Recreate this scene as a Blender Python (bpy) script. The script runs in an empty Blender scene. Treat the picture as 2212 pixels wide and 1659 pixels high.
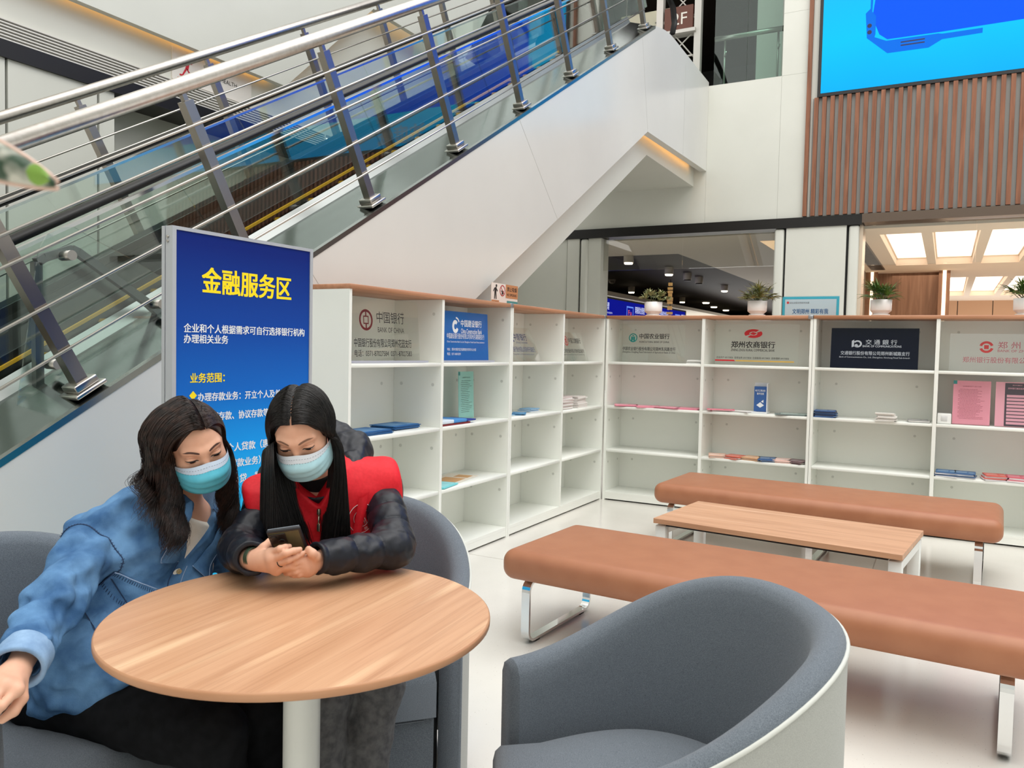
import bpy, bmesh, math, random
import numpy as np
from mathutils import Vector, Matrix
R_ = random.Random(7)
SC = bpy.context.scene
COL = SC.collection
PI = math.pi

# ------------------------------------------------------------------ camera
CH, CF, CPITCH, CROLL, CYAW = 1.30, 1730.0, 0.04307, 0.02137, 0.4963
_cy, _sy = math.cos(CYAW), math.sin(CYAW)
C_F = Vector((-_sy * math.cos(CPITCH), _cy * math.cos(CPITCH), -math.sin(CPITCH)))
_r0 = Vector((_cy, _sy, 0)); _u0 = _r0.cross(C_F)
C_R = math.cos(CROLL) * _r0 + math.sin(CROLL) * _u0
C_U = C_R.cross(C_F)
cam_d = bpy.data.cameras.new('camera')
cam = bpy.data.objects.new('camera', cam_d); COL.objects.link(cam)
cam.matrix_world = Matrix(((C_R.x, C_U.x, -C_F.x, 0), (C_R.y, C_U.y, -C_F.y, 0), (C_R.z, C_U.z, -C_F.z, CH), (0, 0, 0, 1)))
cam_d.sensor_width = 36.0
cam_d.lens = CF / 2212 * 36.0
cam_d.clip_start = 0.02; cam_d.clip_end = 200
cam_d.dof.use_dof = True; cam_d.dof.focus_distance = 3.2; cam_d.dof.aperture_fstop = 11.0
SC.camera = cam

# ------------------------------------------------------------------ light
world = bpy.data.worlds.new('world'); SC.world = world; world.use_nodes = True
_bg = world.node_tree.nodes['Background']
_bg.inputs[0].default_value = (1.0, 0.985, 0.955, 1); _bg.inputs[1].default_value = 1.9
SC.view_settings.view_transform = 'Standard'; SC.view_settings.look = 'None'
SC.view_settings.gamma = 1.0; SC.view_settings.use_curve_mapping = False
SC.view_settings.exposure = 0.05
SC.cycles.max_bounces = 10; SC.cycles.diffuse_bounces = 5; SC.cycles.glossy_bounces = 5
SC.cycles.transparent_max_bounces = 24; SC.cycles.transmission_bounces = 6
SC.cycles.caustics_reflective = False; SC.cycles.caustics_refractive = False
SC.cycles.sample_clamp_indirect = 6.0
SC.cycles.use_denoising = True

def area_light(name, loc, size, power, col, target=None, size_y=None):
    d = bpy.data.lights.new(name, 'AREA'); d.energy = power; d.color = col; d.size = size
    if size_y: d.shape = 'RECTANGLE'; d.size_y = size_y
    o = bpy.data.objects.new(name, d); COL.objects.link(o); o.location = loc
    t = Vector(target if target else (loc[0], loc[1], loc[2] - 1)) - Vector(loc)
    o.rotation_euler = t.to_track_quat('-Z', 'Y').to_euler()
    return o
# daylight through the glazed roof of the atrium
area_light('skylight', (1.5, 3.0, 11.5), 8.0, 700, (1.0, 0.985, 0.96), size_y=12.0)

# ------------------------------------------------------------------ materials
MATS = {}
def lin(c):
    return tuple(((x / 255) / 12.92 if x / 255 <= 0.04045 else ((x / 255 + 0.055) / 1.055) ** 2.4) for x in c)
def mat(name, rgb=None, rough=0.5, metal=0.0, spec=0.5, emit=0.0, alpha=None, coat=0.0, sheen=0.0, srgb=True):
    if name in MATS: return MATS[name]
    m = bpy.data.materials.new(name); m.use_nodes = True
    b = m.node_tree.nodes['Principled BSDF']
    c = (*(lin(rgb) if srgb else rgb), 1)
    b.inputs['Base Color'].default_value = c
    b.inputs['Roughness'].default_value = rough; b.inputs['Metallic'].default_value = metal
    b.inputs['Specular IOR Level'].default_value = spec
    b.inputs['Coat Weight'].default_value = coat
    b.inputs['Sheen Weight'].default_value = sheen
    if emit:
        b.inputs['Emission Color'].default_value = c; b.inputs['Emission Strength'].default_value = emit
    MATS[name] = m
    return m
def nd(m, t, **kw):
    n = m.node_tree.nodes.new(t)
    for k, v in kw.items():
        if k in n.inputs: n.inputs[k].default_value = v
        else: setattr(n, k, v)
    return n
def lk(m, a, b): m.node_tree.links.new(a, b)
def bsdf(m): return m.node_tree.nodes['Principled BSDF']
def noise_mat(name, c1, c2, scale=50, rough=0.8, bump=0.0, stretch=(1, 1, 1), detail=4, spec=0.3, sheen=0.0, lo=0.35, hi=0.65, rot=0.0, metal=0.0, coat=0.0, bscale=None):
    if name in MATS: return MATS[name]
    m = mat(name, c1, rough, metal, spec, sheen=sheen, coat=coat)
    tc = nd(m, 'ShaderNodeTexCoord'); mp = nd(m, 'ShaderNodeMapping')
    mp.inputs['Scale'].default_value = stretch; mp.inputs['Rotation'].default_value = (0, 0, rot)
    lk(m, tc.outputs['Object'], mp.inputs['Vector'])
    n = nd(m, 'ShaderNodeTexNoise', Scale=scale, Detail=detail)
    lk(m, mp.outputs[0], n.inputs['Vector'])
    r = nd(m, 'ShaderNodeValToRGB')
    r.color_ramp.elements[0].position = lo; r.color_ramp.elements[1].position = hi
    r.color_ramp.elements[0].color = (*lin(c1), 1); r.color_ramp.elements[1].color = (*lin(c2), 1)
    lk(m, n.outputs['Fac'], r.inputs[0]); lk(m, r.outputs[0], bsdf(m).inputs['Base Color'])
    if bump:
        bp = nd(m, 'ShaderNodeBump', Strength=bump, Distance=0.002)
        src = n
        if bscale:
            src = nd(m, 'ShaderNodeTexNoise', Scale=bscale, Detail=3); lk(m, mp.outputs[0], src.inputs['Vector'])
        lk(m, src.outputs['Fac'], bp.inputs['Height']); lk(m, bp.outputs[0], bsdf(m).inputs['Normal'])
    return m
def wood_mat(name, base, dark, light, rot=0.0, scale=1.0, rough=0.45, axis='X'):
    if name in MATS: return MATS[name]
    m = mat(name, base, rough, 0, 0.4)
    tc = nd(m, 'ShaderNodeTexCoord'); mp = nd(m, 'ShaderNodeMapping')
    mp0 = nd(m, 'ShaderNodeMapping'); mp0.inputs['Rotation'].default_value = (0, 0, rot)
    lk(m, tc.outputs['Object'], mp0.inputs['Vector']); lk(m, mp0.outputs[0], mp.inputs['Vector'])
    st = {'X': (0.6, 9, 9), 'Y': (9, 0.6, 9), 'Z': (9, 9, 0.6)}[axis]
    mp.inputs['Scale'].default_value = tuple(s * scale for s in st)
    n1 = nd(m, 'ShaderNodeTexNoise', Scale=3.0, Detail=6, Distortion=0.6); lk(m, mp.outputs[0], n1.inputs['Vector'])
    n2 = nd(m, 'ShaderNodeTexNoise', Scale=1.6, Detail=1); lk(m, mp.outputs[0], n2.inputs['Vector'])
    mp3 = nd(m, 'ShaderNodeMapping'); mp3.inputs['Scale'].default_value = (1, 7, 7) if axis == 'X' else ((7, 1, 7) if axis == 'Y' else (7, 7, 1))
    lk(m, mp.outputs[0], mp3.inputs['Vector'])
    n3 = nd(m, 'ShaderNodeTexNoise', Scale=5.0, Detail=3); lk(m, mp3.outputs[0], n3.inputs['Vector'])
    r1 = nd(m, 'ShaderNodeValToRGB'); e = r1.color_ramp.elements
    e[0].position = 0.3; e[0].color = (*lin(dark), 1); e[1].position = 0.62; e[1].color = (*lin(base), 1)
    lk(m, n1.outputs['Fac'], r1.inputs[0])
    r2 = nd(m, 'ShaderNodeValToRGB'); e = r2.color_ramp.elements
    e[0].position = 0.60; e[0].color = (0, 0, 0, 1); e[1].position = 0.72; e[1].color = (1, 1, 1, 1)
    lk(m, n2.outputs['Fac'], r2.inputs[0])
    mx = nd(m, 'ShaderNodeMixRGB'); mx.inputs[2].default_value = (*lin(light), 1)
    lk(m, r2.outputs[0], mx.inputs[0]); lk(m, r1.outputs[0], mx.inputs[1])
    r3 = nd(m, 'ShaderNodeValToRGB'); e = r3.color_ramp.elements
    e[0].position = 0.33; e[0].color = (0.86, 0.84, 0.82, 1); e[1].position = 0.5; e[1].color = (1, 1, 1, 1)
    lk(m, n3.outputs['Fac'], r3.inputs[0])
    mu = nd(m, 'ShaderNodeMixRGB', blend_type='MULTIPLY'); mu.inputs[0].default_value = 1.0
    lk(m, mx.outputs[0], mu.inputs[1]); lk(m, r3.outputs[0], mu.inputs[2])
    lk(m, mu.outputs[0], bsdf(m).inputs['Base Color'])
    return m
def glass_mat(name, tint, ior=1.5, refl=1.0, rough=0.0):
    if name in MATS: return MATS[name]
    m = bpy.data.materials.new(name); m.use_nodes = True; nt = m.node_tree; nt.nodes.clear()
    out = nt.nodes.new('ShaderNodeOutputMaterial'); mix = nt.nodes.new('ShaderNodeMixShader')
    tr = nt.nodes.new('ShaderNodeBsdfTransparent'); tr.inputs[0].default_value = (*tint, 1)
    gl = nt.nodes.new('ShaderNodeBsdfGlossy'); gl.inputs['Roughness'].default_value = rough; gl.inputs[0].default_value = (1, 1, 1, 1)
    # two-sided Schlick reflectance, the same from either face of a thin pane
    ge = nt.nodes.new('ShaderNodeNewGeometry'); dt = nt.nodes.new('ShaderNodeVectorMath'); dt.operation = 'DOT_PRODUCT'
    nt.links.new(ge.outputs['Normal'], dt.inputs[0]); nt.links.new(ge.outputs['Incoming'], dt.inputs[1])
    def mth(op, a_, b_=None):
        n = nt.nodes.new('ShaderNodeMath'); n.operation = op
        for i_, q in enumerate((a_, b_)):
            if q is None: continue
            if isinstance(q, (int, float)): n.inputs[i_].default_value = q
            else: nt.links.new(q, n.inputs[i_])
        return n.outputs[0]
    f0 = ((ior - 1) / (ior + 1)) ** 2
    pw = mth('POWER', mth('SUBTRACT', 1.0, mth('ABSOLUTE', dt.outputs['Value'])), 5.0)
    ff = mth('MINIMUM', mth('MULTIPLY', mth('ADD', mth('MULTIPLY', pw, 1 - f0), f0), refl), 1.0)
    nt.links.new(ff, mix.inputs[0])
    nt.links.new(tr.outputs[0], mix.inputs[1]); nt.links.new(gl.outputs[0], mix.inputs[2]); nt.links.new(mix.outputs[0], out.inputs[0])
    MATS[name] = m
    return m

# ------------------------------------------------------------------ mesh builder
class MB:
    def __init__(s): s.v = []; s.f = []; s.m = []; s.sm = []; s.cur = 0; s.smooth = False
    def add(s, vs, fs, smooth=None):
        o = len(s.v); s.v.extend([tuple(v) for v in vs])
        sm = s.smooth if smooth is None else smooth
        for f in fs: s.f.append([i + o for i in f]); s.m.append(s.cur); s.sm.append(sm)
        return s
    def box(s, a, b, M=None):
        x0, y0, z0 = [min(p, q) for p, q in zip(a, b)]; x1, y1, z1 = [max(p, q) for p, q in zip(a, b)]
        vs = [Vector(p) for p in ((x0, y0, z0), (x1, y0, z0), (x1, y1, z0), (x0, y1, z0), (x0, y0, z1), (x1, y0, z1), (x1, y1, z1), (x0, y1, z1))]
        if M: vs = [M @ v for v in vs]
        return s.add(vs, [(0, 3, 2, 1), (4, 5, 6, 7), (0, 1, 5, 4), (1, 2, 6, 5), (2, 3, 7, 6), (3, 0, 4, 7)], False)
    def rbox(s, a, b, r, seg=3, M=None, smooth=True):
        bm = bmesh.new(); bmesh.ops.create_cube(bm, size=1.0)
        c = [(p + q) / 2 for p, q in zip(a, b)]; d = [abs(q - p) for p, q in zip(a, b)]
        for v in bm.verts: v.co = Vector((v.co.x * d[0] + c[0], v.co.y * d[1] + c[1], v.co.z * d[2] + c[2]))
        bmesh.ops.bevel(bm, geom=list(bm.edges), offset=r, segments=seg, affect='EDGES', profile=0.5, clamp_overlap=True)
        bm.verts.index_update()
        s.add([(M @ v.co if M else v.co.copy()) for v in bm.verts], [[v.index for v in f.verts] for f in bm.faces], smooth)
        bm.free(); return s
    def tube(s, pts, r, n=10, caps=True, smooth=True, closed=False, squash=None):
        pts = [Vector(p) for p in pts]; k = len(pts)
        rs = r if hasattr(r, '__len__') else [r] * k
        vs = []; fs = []; prev = None
        for i, p in enumerate(pts):
            if closed: t = pts[(i + 1) % k] - pts[i - 1]
            else: t = pts[min(i + 1, k - 1)] - pts[max(i - 1, 0)]
            if t.length < 1e-9: t = Vector((0, 0, 1))
            t.normalize()
            if prev is None:
                a = Vector((0, 0, 1)) if abs(t.z) < 0.9 else Vector((1, 0, 0))
                u = (a - t * a.dot(t)).normalized()
            else:
                u = prev - t * prev.dot(t)
                u = u.normalized() if u.length > 1e-6 else t.orthogonal().normalized()
            prev = u; w = t.cross(u)
            for j in range(n):
                an = 2 * PI * j / n
                vs.append(p + (u * math.cos(an) + w * math.sin(an) * (squash or 1.0)) * rs[i])
        for i in range(k if closed else k - 1):
            i2 = (i + 1) % k
            for j in range(n):
                fs.append((i * n + j, i * n + (j + 1) % n, i2 * n + (j + 1) % n, i2 * n + j))
        s.add(vs, fs, smooth)
        if caps and not closed:
            o = len(s.v) - len(vs)
            s.f.append([o + j for j in reversed(range(n))]); s.m.append(s.cur); s.sm.append(False)
            s.f.append([o + (k - 1) * n + j for j in range(n)]); s.m.append(s.cur); s.sm.append(False)
        return s
    def cyl(s, p0, p1, r, r1=None, n=16): return s.tube([p0, p1], [r, r if r1 is None else r1], n)
    def prism(s, poly, ext):
        poly = [Vector(p) for p in poly]; e = Vector(ext); n = len(poly)
        nrm = Vector((0, 0, 0))
        for i in range(n): nrm += poly[i].cross(poly[(i + 1) % n])
        if nrm.dot(e) > 0: poly = poly[::-1]
        vs = poly + [p + e for p in poly]
        fs = [tuple(range(n)), tuple(reversed(range(n, 2 * n)))] + [(i, i + n, (i + 1) % n + n, (i + 1) % n) for i in range(n)]
        return s.add(vs, fs, False)
    def quad(s, *p): return s.add([Vector(q) for q in p], [tuple(range(len(p)))], False)
    def lathe(s, prof, c=(0, 0, 0), n=32, smooth=True):
        vs = []; fs = []; k = len(prof)
        for r, z in prof:
            for j in range(n):
                a = 2 * PI * j / n; vs.append((c[0] + r * math.cos(a), c[1] + r * math.sin(a), c[2] + z))
        for i in range(k - 1):
            for j in range(n): fs.append((i * n + j, i * n + (j + 1) % n, (i + 1) * n + (j + 1) % n, (i + 1) * n + j))
        return s.add(vs, fs, smooth)
    def grid(s, P, smooth=True, closed_u=False):
        nu = len(P); nv = len(P[0]); fs = []
        for i in range(nu if closed_u else nu - 1):
            for j in range(nv - 1):
                i2 = (i + 1) % nu; fs.append((i * nv + j, i2 * nv + j, i2 * nv + j + 1, i * nv + j + 1))
        return s.add([p for r in P for p in r], fs, smooth)
    # flat writing on a frame (origin, right, up)
    def text(s, st, fr, x, z, h=None, w=None, bold=0.0, align='L', lift=0.0008, aspect=1.0):
        vs, fs, (bx0, bz0, bx1, bz1) = glyphs(st)
        if not vs: return s
        sx = sz = None
        if h is not None: sz = h / max(bz1 - bz0, 1e-6)
        if w is not None: sx = w / max(bx1 - bx0, 1e-6)
        if sz is None: sz = sx / aspect
        if sx is None: sx = sz * aspect
        W = (bx1 - bx0) * sx
        x0 = x - (W / 2 if align == 'C' else (W if align == 'R' else 0))
        o, r, u = fr[0], fr[1], fr[2]; nn = r.cross(u)
        for k, (dx, dz) in enumerate([(0, 0)] if not bold else [(bold, bold * .5), (-bold, -bold * .5), (bold, -bold * .5), (-bold, bold * .5)]):
            s.add([o + r * (x0 + (a - bx0 + dx) * sx) + u * (z + (b - bz0 + dz) * sz) + nn * (lift + k * 1e-5) for a, b in vs], fs, False)
        return s
    def flat(s, pts, fr, lift=0.0006):
        o, r, u = fr[0], fr[1], fr[2]; nn = r.cross(u)
        return s.add([o + r * a + u * b + nn * lift for a, b in pts], [tuple(range(len(pts)))], False)
    def ring(s, fr, cx, cz, r0, r1, n=28, a0=0.0, a1=2 * PI, sx=1.0, lift=0.0006):
        o, r, u = fr[0], fr[1], fr[2]; nn = r.cross(u); vs = []; fs = []
        for i in range(n + 1):
            a = a0 + (a1 - a0) * i / n
            for q in (r0, r1): vs.append(o + r * (cx + q * math.cos(a) * sx) + u * (cz + q * math.sin(a)) + nn * lift)
        for i in range(n): fs.append((2 * i, 2 * i + 1, 2 * i + 3, 2 * i + 2))
        return s.add(vs, fs, False)
_GL = {}
def glyphs(st):
    key = st
    if key not in _GL:
        cu = bpy.data.curves.new('lettering', 'FONT'); cu.body = st; cu.size = 1.0; cu.resolution_u = 3
        ob = bpy.data.objects.new('lettering', cu)
        me = bpy.data.meshes.new_from_object(ob)
        vs = [(v.co.x, v.co.y) for v in me.vertices]; fs = [tuple(p.vertices) for p in me.polygons]
        bb = (min(v[0] for v in vs), min(v[1] for v in vs), max(v[0] for v in vs), max(v[1] for v in vs)) if vs else (0, 0, 1, 1)
        bpy.data.objects.remove(ob); bpy.data.curves.remove(cu); bpy.data.meshes.remove(me)
        _GL[key] = (vs, fs, bb)
    return _GL[key]
def frame(o, r, u): return (Vector(o), Vector(r).normalized(), Vector(u).normalized())

def empty(name, loc, rz=0.0):
    o = bpy.data.objects.new(name, None); COL.objects.link(o); o.location = loc; o.rotation_euler = (0, 0, rz)
    o.empty_display_size = 0.1
    return o
def tag(o, label=None, cat=None, group=None, kind=None):
    if label: o['label'] = label
    if cat: o['category'] = cat
    if group: o['group'] = group
    if kind: o['kind'] = kind
    return o
def thing(name, loc, label, cat, group=None, rz=0.0): return tag(empty(name, loc, rz), label, cat, group)
def wmat(o):
    M = Matrix.Translation(o.location) @ o.rotation_euler.to_matrix().to_4x4()
    return wmat(o.parent) @ M if o.parent else M
def put(name, mb, mats, parent=None, world=True, origin=None):
    """link a builder as ONE mesh object; world=True: its vertices are in world space"""
    me = bpy.data.meshes.new(name)
    vs = [Vector(v) for v in mb.v]; loc = Vector((0, 0, 0))
    if parent is not None:
        if world:
            I = wmat(parent).inverted(); vs = [I @ v for v in vs]
    elif world and vs:
        if origin is None:
            xs = [v.x for v in vs]; ys = [v.y for v in vs]; zs = [v.z for v in vs]
            loc = Vector(((min(xs) + max(xs)) / 2, (min(ys) + max(ys)) / 2, min(zs)))
        else: loc = Vector(origin)
        vs = [v - loc for v in vs]
    me.from_pydata(vs, [], mb.f)
    for m in (mats if isinstance(mats, (list, tuple)) else [mats]): me.materials.append(m)
    me.polygons.foreach_set('material_index', mb.m); me.polygons.foreach_set('use_smooth', mb.sm)
    me.update()
    o = bpy.data.objects.new(name, me); COL.objects.link(o); o.location = loc
    if parent is not None: o.parent = parent
    return o
def struct(name, mb, mats, parent=None):
    o = put(name, mb, mats, parent)
    if parent is None: o['kind'] = 'structure'
    return o
KIDS = {}
def copy_tree(o, parent=None):
    c = o.copy(); COL.objects.link(c)
    if parent is not None: c.parent = parent
    for ch in [x for x in bpy.data.objects if x.parent == o]: copy_tree(ch, c)
    return c
V = Vector
K30 = 0.57735                       # rise of the escalator
# ================================================================== setting
white = noise_mat('white_panel', (206, 207, 199), (210, 211, 203), scale=1.5, rough=0.42, spec=0.35)
white2 = mat('white_panel_satin', (222, 222, 217), 0.22, 0, 0.5)
greyw = mat('grey_wall', (150, 150, 146), 0.6)
black = mat('black_metal', (22, 20, 19), 0.35, 0, 0.4)
gap = mat('joint_black', (10, 10, 10), 0.7)
steel = mat('brushed_steel', (186, 182, 176), 0.28, 1.0)
steel_dk = mat('dark_steel', (166, 158, 150), 0.30, 1.0)
chrome = mat('chrome', (225, 226, 226), 0.06, 1.0)
warm = mat('warm_strip_light', (255, 190, 100), 0.5, emit=1.5)
dark_ceil = noise_mat('dark_timber_ceiling', (38, 30, 25), (48, 38, 31), scale=6, rough=0.7, stretch=(1, 14, 1))
cream = mat('cream_ceiling', (205, 196, 178), 0.7)
wood_wall = wood_mat('timber_wall', (140, 104, 80), (122, 88, 66), (150, 114, 90), axis='Z', rough=0.5)
clear = glass_mat('clear_glass', (0.93, 0.95, 0.93), 1.5, 1.0)

# floor: polished pale terrazzo with a few hairline joints
fm = noise_mat('polished_floor', (214, 211, 204), (219, 216, 209), scale=3, rough=0.16, spec=0.45)
_n = nd(fm, 'ShaderNodeTexNoise', Scale=160.0, Detail=2); _tc = nd(fm, 'ShaderNodeTexCoord'); lk(fm, _tc.outputs['Object'], _n.inputs['Vector'])
_r = nd(fm, 'ShaderNodeValToRGB'); _r.color_ramp.elements[0].position = 0.24; _r.color_ramp.elements[0].color = (0.45, 0.43, 0.41, 1)
_r.color_ramp.elements[1].position = 0.31; _r.color_ramp.elements[1].color = (1, 1, 1, 1); lk(fm, _n.outputs['Fac'], _r.inputs[0])
_mx = nd(fm, 'ShaderNodeMixRGB', blend_type='MULTIPLY'); _mx.inputs[0].default_value = 1.0
_old = bsdf(fm).inputs['Base Color'].links[0].from_socket
lk(fm, _old, _mx.inputs[1]); lk(fm, _r.outputs[0], _mx.inputs[2]); lk(fm, _mx.outputs[0], bsdf(fm).inputs['Base Color'])
mb = MB(); mb.box((-7.2, -7.0, -0.1), (9.0, 22.0, 0.0)); mb.cur = 1
for y in (1.9, 4.3): mb.box((-2.9, y - .002, -.02), (9.0, y + .002, 0.0006))
for x in (-0.35,): mb.box((x - .002, -7, -.02), (x + .002, 6.5, 0.0006))
struct('floor', mb, [fm, mat('floor_joint', (170, 166, 158), 0.5)])

YW = 11.0
BZ0, BZ1 = 2.96, 3.09
# ---- back wall: fascia above the shop openings, built of satin panels with hairline joints
mb = MB()
mb.box((-7.2, YW + .02, BZ1), (-2.04, YW + .3, 4.93)); mb.box((-2.04, YW + .02, BZ1), (9.0, YW + .3, 10.0))
pan = []
def panel(x0, x1, z0, z1): mb.box((x0 + .001, YW, z0 + .001), (x1 - .001, YW + .03, z1 - .001))
for x0, x1 in ((-7.2, -5.4), (-5.4, -3.0)): panel(x0, x1, BZ1, 4.93)
panel(-3.0, -2.04, BZ1, 4.95); panel(-2.04, -1.66, BZ1, 4.95); panel(-2.04, -1.66, 4.95, 5.75); panel(-2.04, -1.66, 5.75, 7.2); panel(-1.66, 9.0, BZ1, 4.6)
mb.box((-1.66, YW, 4.6), (9.0, YW + .03, 10.0)); panel(-2.04, -1.66, 7.2, 10.0)
struct('wall_back', mb, white)
mb = MB(); mb.box((-7.2, YW - .04, BZ0), (-1.0, YW + .25, BZ1)); mb.cur = 1; mb.box((-1.0, YW - .06, BZ0 + .02), (9.0, YW + .25, BZ1))
struct('trim_1', mb, [black, mat('bronze_steel', (112, 98, 88), 0.3, 1.0)])
# piers between the openings, rounded panels with black joints
def pier(xa, xb, j0, j1, nm):
    mb = MB(); mb.box((xa + .02, YW + .03, 0), (xb - .02, YW + .33, BZ0)); mb.cur = 1
    mb.rbox((xa, YW - .02, 0), (j0 - .014, YW + .35, BZ0), .028, 4); mb.rbox((j1 + .014, YW - .02, 0), (xb, YW + .35, BZ0), .028, 4)
    mb.box((j0 + .014, YW - .02, 0), (j1 - .014, YW + .03, BZ0))
    return struct(nm, mb, [gap, white])
pier(-2.06, -1.03, -1.925, -1.165, 'wall_back_pier')
mb = MB(); mb.box((-5.05, YW - .02, 0), (-4.86, YW + .02, BZ0)); mb.rbox((-4.84, YW - .03, 0), (-4.72, YW + .3, BZ0), .04, 4)
mb.box((-4.72, YW + .0, 0), (-4.52, YW + .3, BZ0)); mb.cur = 1; mb.box((-5.06, YW + .02, 0), (-4.53, YW + .28, BZ0)); mb.cur = 0
mb.box((-7.2, YW, 0), (-5.065, YW + .1, BZ0))
struct('wall_back_left', mb, [white, gap])
mb = MB(); mb.box((-1.03, YW + .05, 0), (-0.99, YW + .4, BZ0)); struct('trim_2', mb, mat('champagne_jamb', (214, 196, 176), 0.35, 0.4))

# ---- left hall behind the glass transom
RX0, RX1, RY1, RZ = -4.55, -1.55, 30.0, 2.95
mb = MB(); mb.box((RX0 - 3.0, YW + .3, RZ), (RX1, 13.1, RZ + .1)); 
mb.prism([(-4.0, 13.1, RZ), (RX1, 13.1, RZ), (RX1, 26, RZ), (-3.95, 20.5, RZ), (-3.98, 14.2, RZ)], (0, 0, .1))
mb.cur = 1; mb.box((-10, 13.1, RZ + .02), (RX1, 40, RZ + .1)); mb.cur = 2
mb.box((-2.45, 12.0, RZ - .004), (-2.25, 16.0, RZ + .02))
struct('ceiling_left_hall', mb, [cream, dark_ceil, mat('cove_glow', (255, 214, 160), 0.6, emit=0.55)])
mb = MB(); mb.box((RX1, YW + .3, 0), (RX1 + .1, 40, RZ)); mb.box((-10, 40, 0), (RX1, 40.1, RZ)); mb.box((-10.1, YW + .3, 0), (-10, 40, RZ)); mb.box((-10, YW + .31, 0), (-5.06, YW + .36, RZ))
struct('wall_left_hall', mb, mat('dim_hall_wall', (120, 104, 88), 0.6))
mb = MB(); mb.box((-4.53, YW + .10, 2.49), (-3.33, YW + .112, BZ0)); mb.box((-3.324, YW + .10, 2.49), (-2.06, YW + .112, BZ0))
struct('window_1', mb, glass_mat('transom_glass', (0.94, 0.94, 0.92), 1.5, 1.3))

# ---- right hall with the luminous ceiling
mb = MB()
GX = [(-0.86, -0.36), (-0.23, 0.32), (0.45, 1.0), (1.13, 1.68), (1.81, 2.36)]
Y0a, Y1a, Y0b, Y1b = 11.9, 15.95, 18.6, 24.0
Z2 = RZ + .16
xs = [-1.55] + [v for g in GX for v in g] + [4.5]
for i in range(0, len(xs), 2): mb.box((xs[i], YW + .3, RZ), (xs[i + 1], 26, Z2))
for a, b in GX:
    mb.box((a, YW + .3, RZ), (b, Y0a, Z2)); mb.box((a, Y1a, RZ), (b, Y0b, Z2)); mb.box((a, Y1b, RZ), (b, 26, Z2))
struct('ceiling_right_hall', mb, mat('ceiling_warm_white', (240, 226, 208), 0.7))
mb = MB(); mb.box((-1.55, 17.35, 0), (-1.45, 17.45, RZ)); mb.box((-1.45, 17.4, 0), (-0.02, 17.5, RZ)); mb.cur = 1
mb.box((-1.45, 17.37, 0), (-0.2, 17.4, 1.83)); mb.cur = 0; mb.box((-1.45, 17.33, 1.83), (-.2, 17.4, 1.88)); mb.box((-0.16, 17.2, 0), (-0.02, 17.4, RZ))
struct('wall_right_hall', mb, [wood_wall, mat('dark_niche', (44, 30, 24), 0.6)])
mb = MB(); mb.cur = 1; mb.box((-1.55, 26.05, 0), (4.5, 26.2, RZ)); mb.box((4.5, YW + .3, 0), (4.6, 26, RZ)); mb.cur = 0
x = -1.5
while x < 4.4: mb.box((x, 26.0, 0), (x + .84, 26.05, RZ)); x += .86
struct('wall_right_hall_rear', mb, [mat('peach_panel', (214, 172, 138), 0.5), gap])
mb = MB(); mb.box((-1.0, YW + .10, 2.46), (0.25, YW + .112, BZ0)); mb.box((.256, YW + .10, 2.46), (4.4, YW + .112, BZ0)); struct('window_2', mb, MATS['transom_glass'])
for row, (ya, yb) in enumerate(((Y0a, Y1a), (Y0b, Y1b))):
    for i, (a, b) in enumerate(GX):
        t = thing('ceiling_light_panel', ((a + b) / 2, (ya + yb) / 2, Z2), ('luminous ceiling panel nearest the hall opening, ' if row == 0 else 'luminous ceiling panel deep inside the hall, ') + ['first', 'second', 'third', 'fourth', 'fifth'][i] + ' from the pale pier', 'ceiling light', 'luminous ceiling panels in the right hall')
        mb = MB(); mb.box((a + .02, ya + .02, Z2 - .03), (b - .02, yb - .02, Z2 - .02)); put('diffuser', mb, mat('luminous_panel', (255, 234, 216), 0.5, emit=1.9), t)
        mb = MB()
        for q0, q1 in (((a, ya), (a + .02, yb)), ((b - .02, ya), (b, yb)), ((a, ya), (b, ya + .02)), ((a, yb - .02), (b, yb))): mb.box((*q0, Z2 - .04), (*q1, Z2))
        put('frame', mb, mat('panel_frame', (232, 214, 192), 0.4), t)
t = thing('ceiling_vent', (-1.2, 14.0, RZ), 'dark linear air vent in the warm hall ceiling beside the first luminous panel', 'vent')
mb = MB(); mb.box((-1.32, 12.2, RZ - .01), (-1.08, 16.6, RZ + .0)); put('frame', mb, mat('vent_grey', (110, 98, 86), 0.5), t)
mb = MB(); 
for i in range(42): mb.box((-1.30, 12.25 + i * .1035, RZ - .016), (-1.10, 12.31 + i * .1035, RZ - .008))
put('slats', mb, mat('vent_dark', (70, 60, 52), 0.5), t)
t = thing('light_column', (-0.09, 17.15, 0), 'timber post with a glowing vertical strip light in the right hall', 'light')
mb = MB(); mb.box((-0.19, 17.08, 0), (-0.0, 17.19, RZ)); put('post', mb, wood_wall, t)
mb = MB(); mb.box((-0.125, 17.06, 0), (-0.065, 17.08, RZ)); put('strip', mb, mat('strip_white', (255, 232, 200), 0.5, emit=2.0), t)
t = thing('light_column', (-1.34, 17.15, 0), 'timber post with a glowing strip behind the palm pot in front of the timber wall', 'light')
mb = MB(); mb.box((-1.46, 17.08, 0), (-1.24, 17.19, RZ)); put('post', mb, wood_wall, t)
mb = MB(); mb.box((-1.36, 17.06, 0), (-1.31, 17.08, RZ)); put('strip', mb, MATS['strip_white'], t)
area_light('hall_lamps_right', (1.0, 15.0, 2.9), 4.0, 130, (1.0, 0.84, 0.68), size_y=6)

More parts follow.
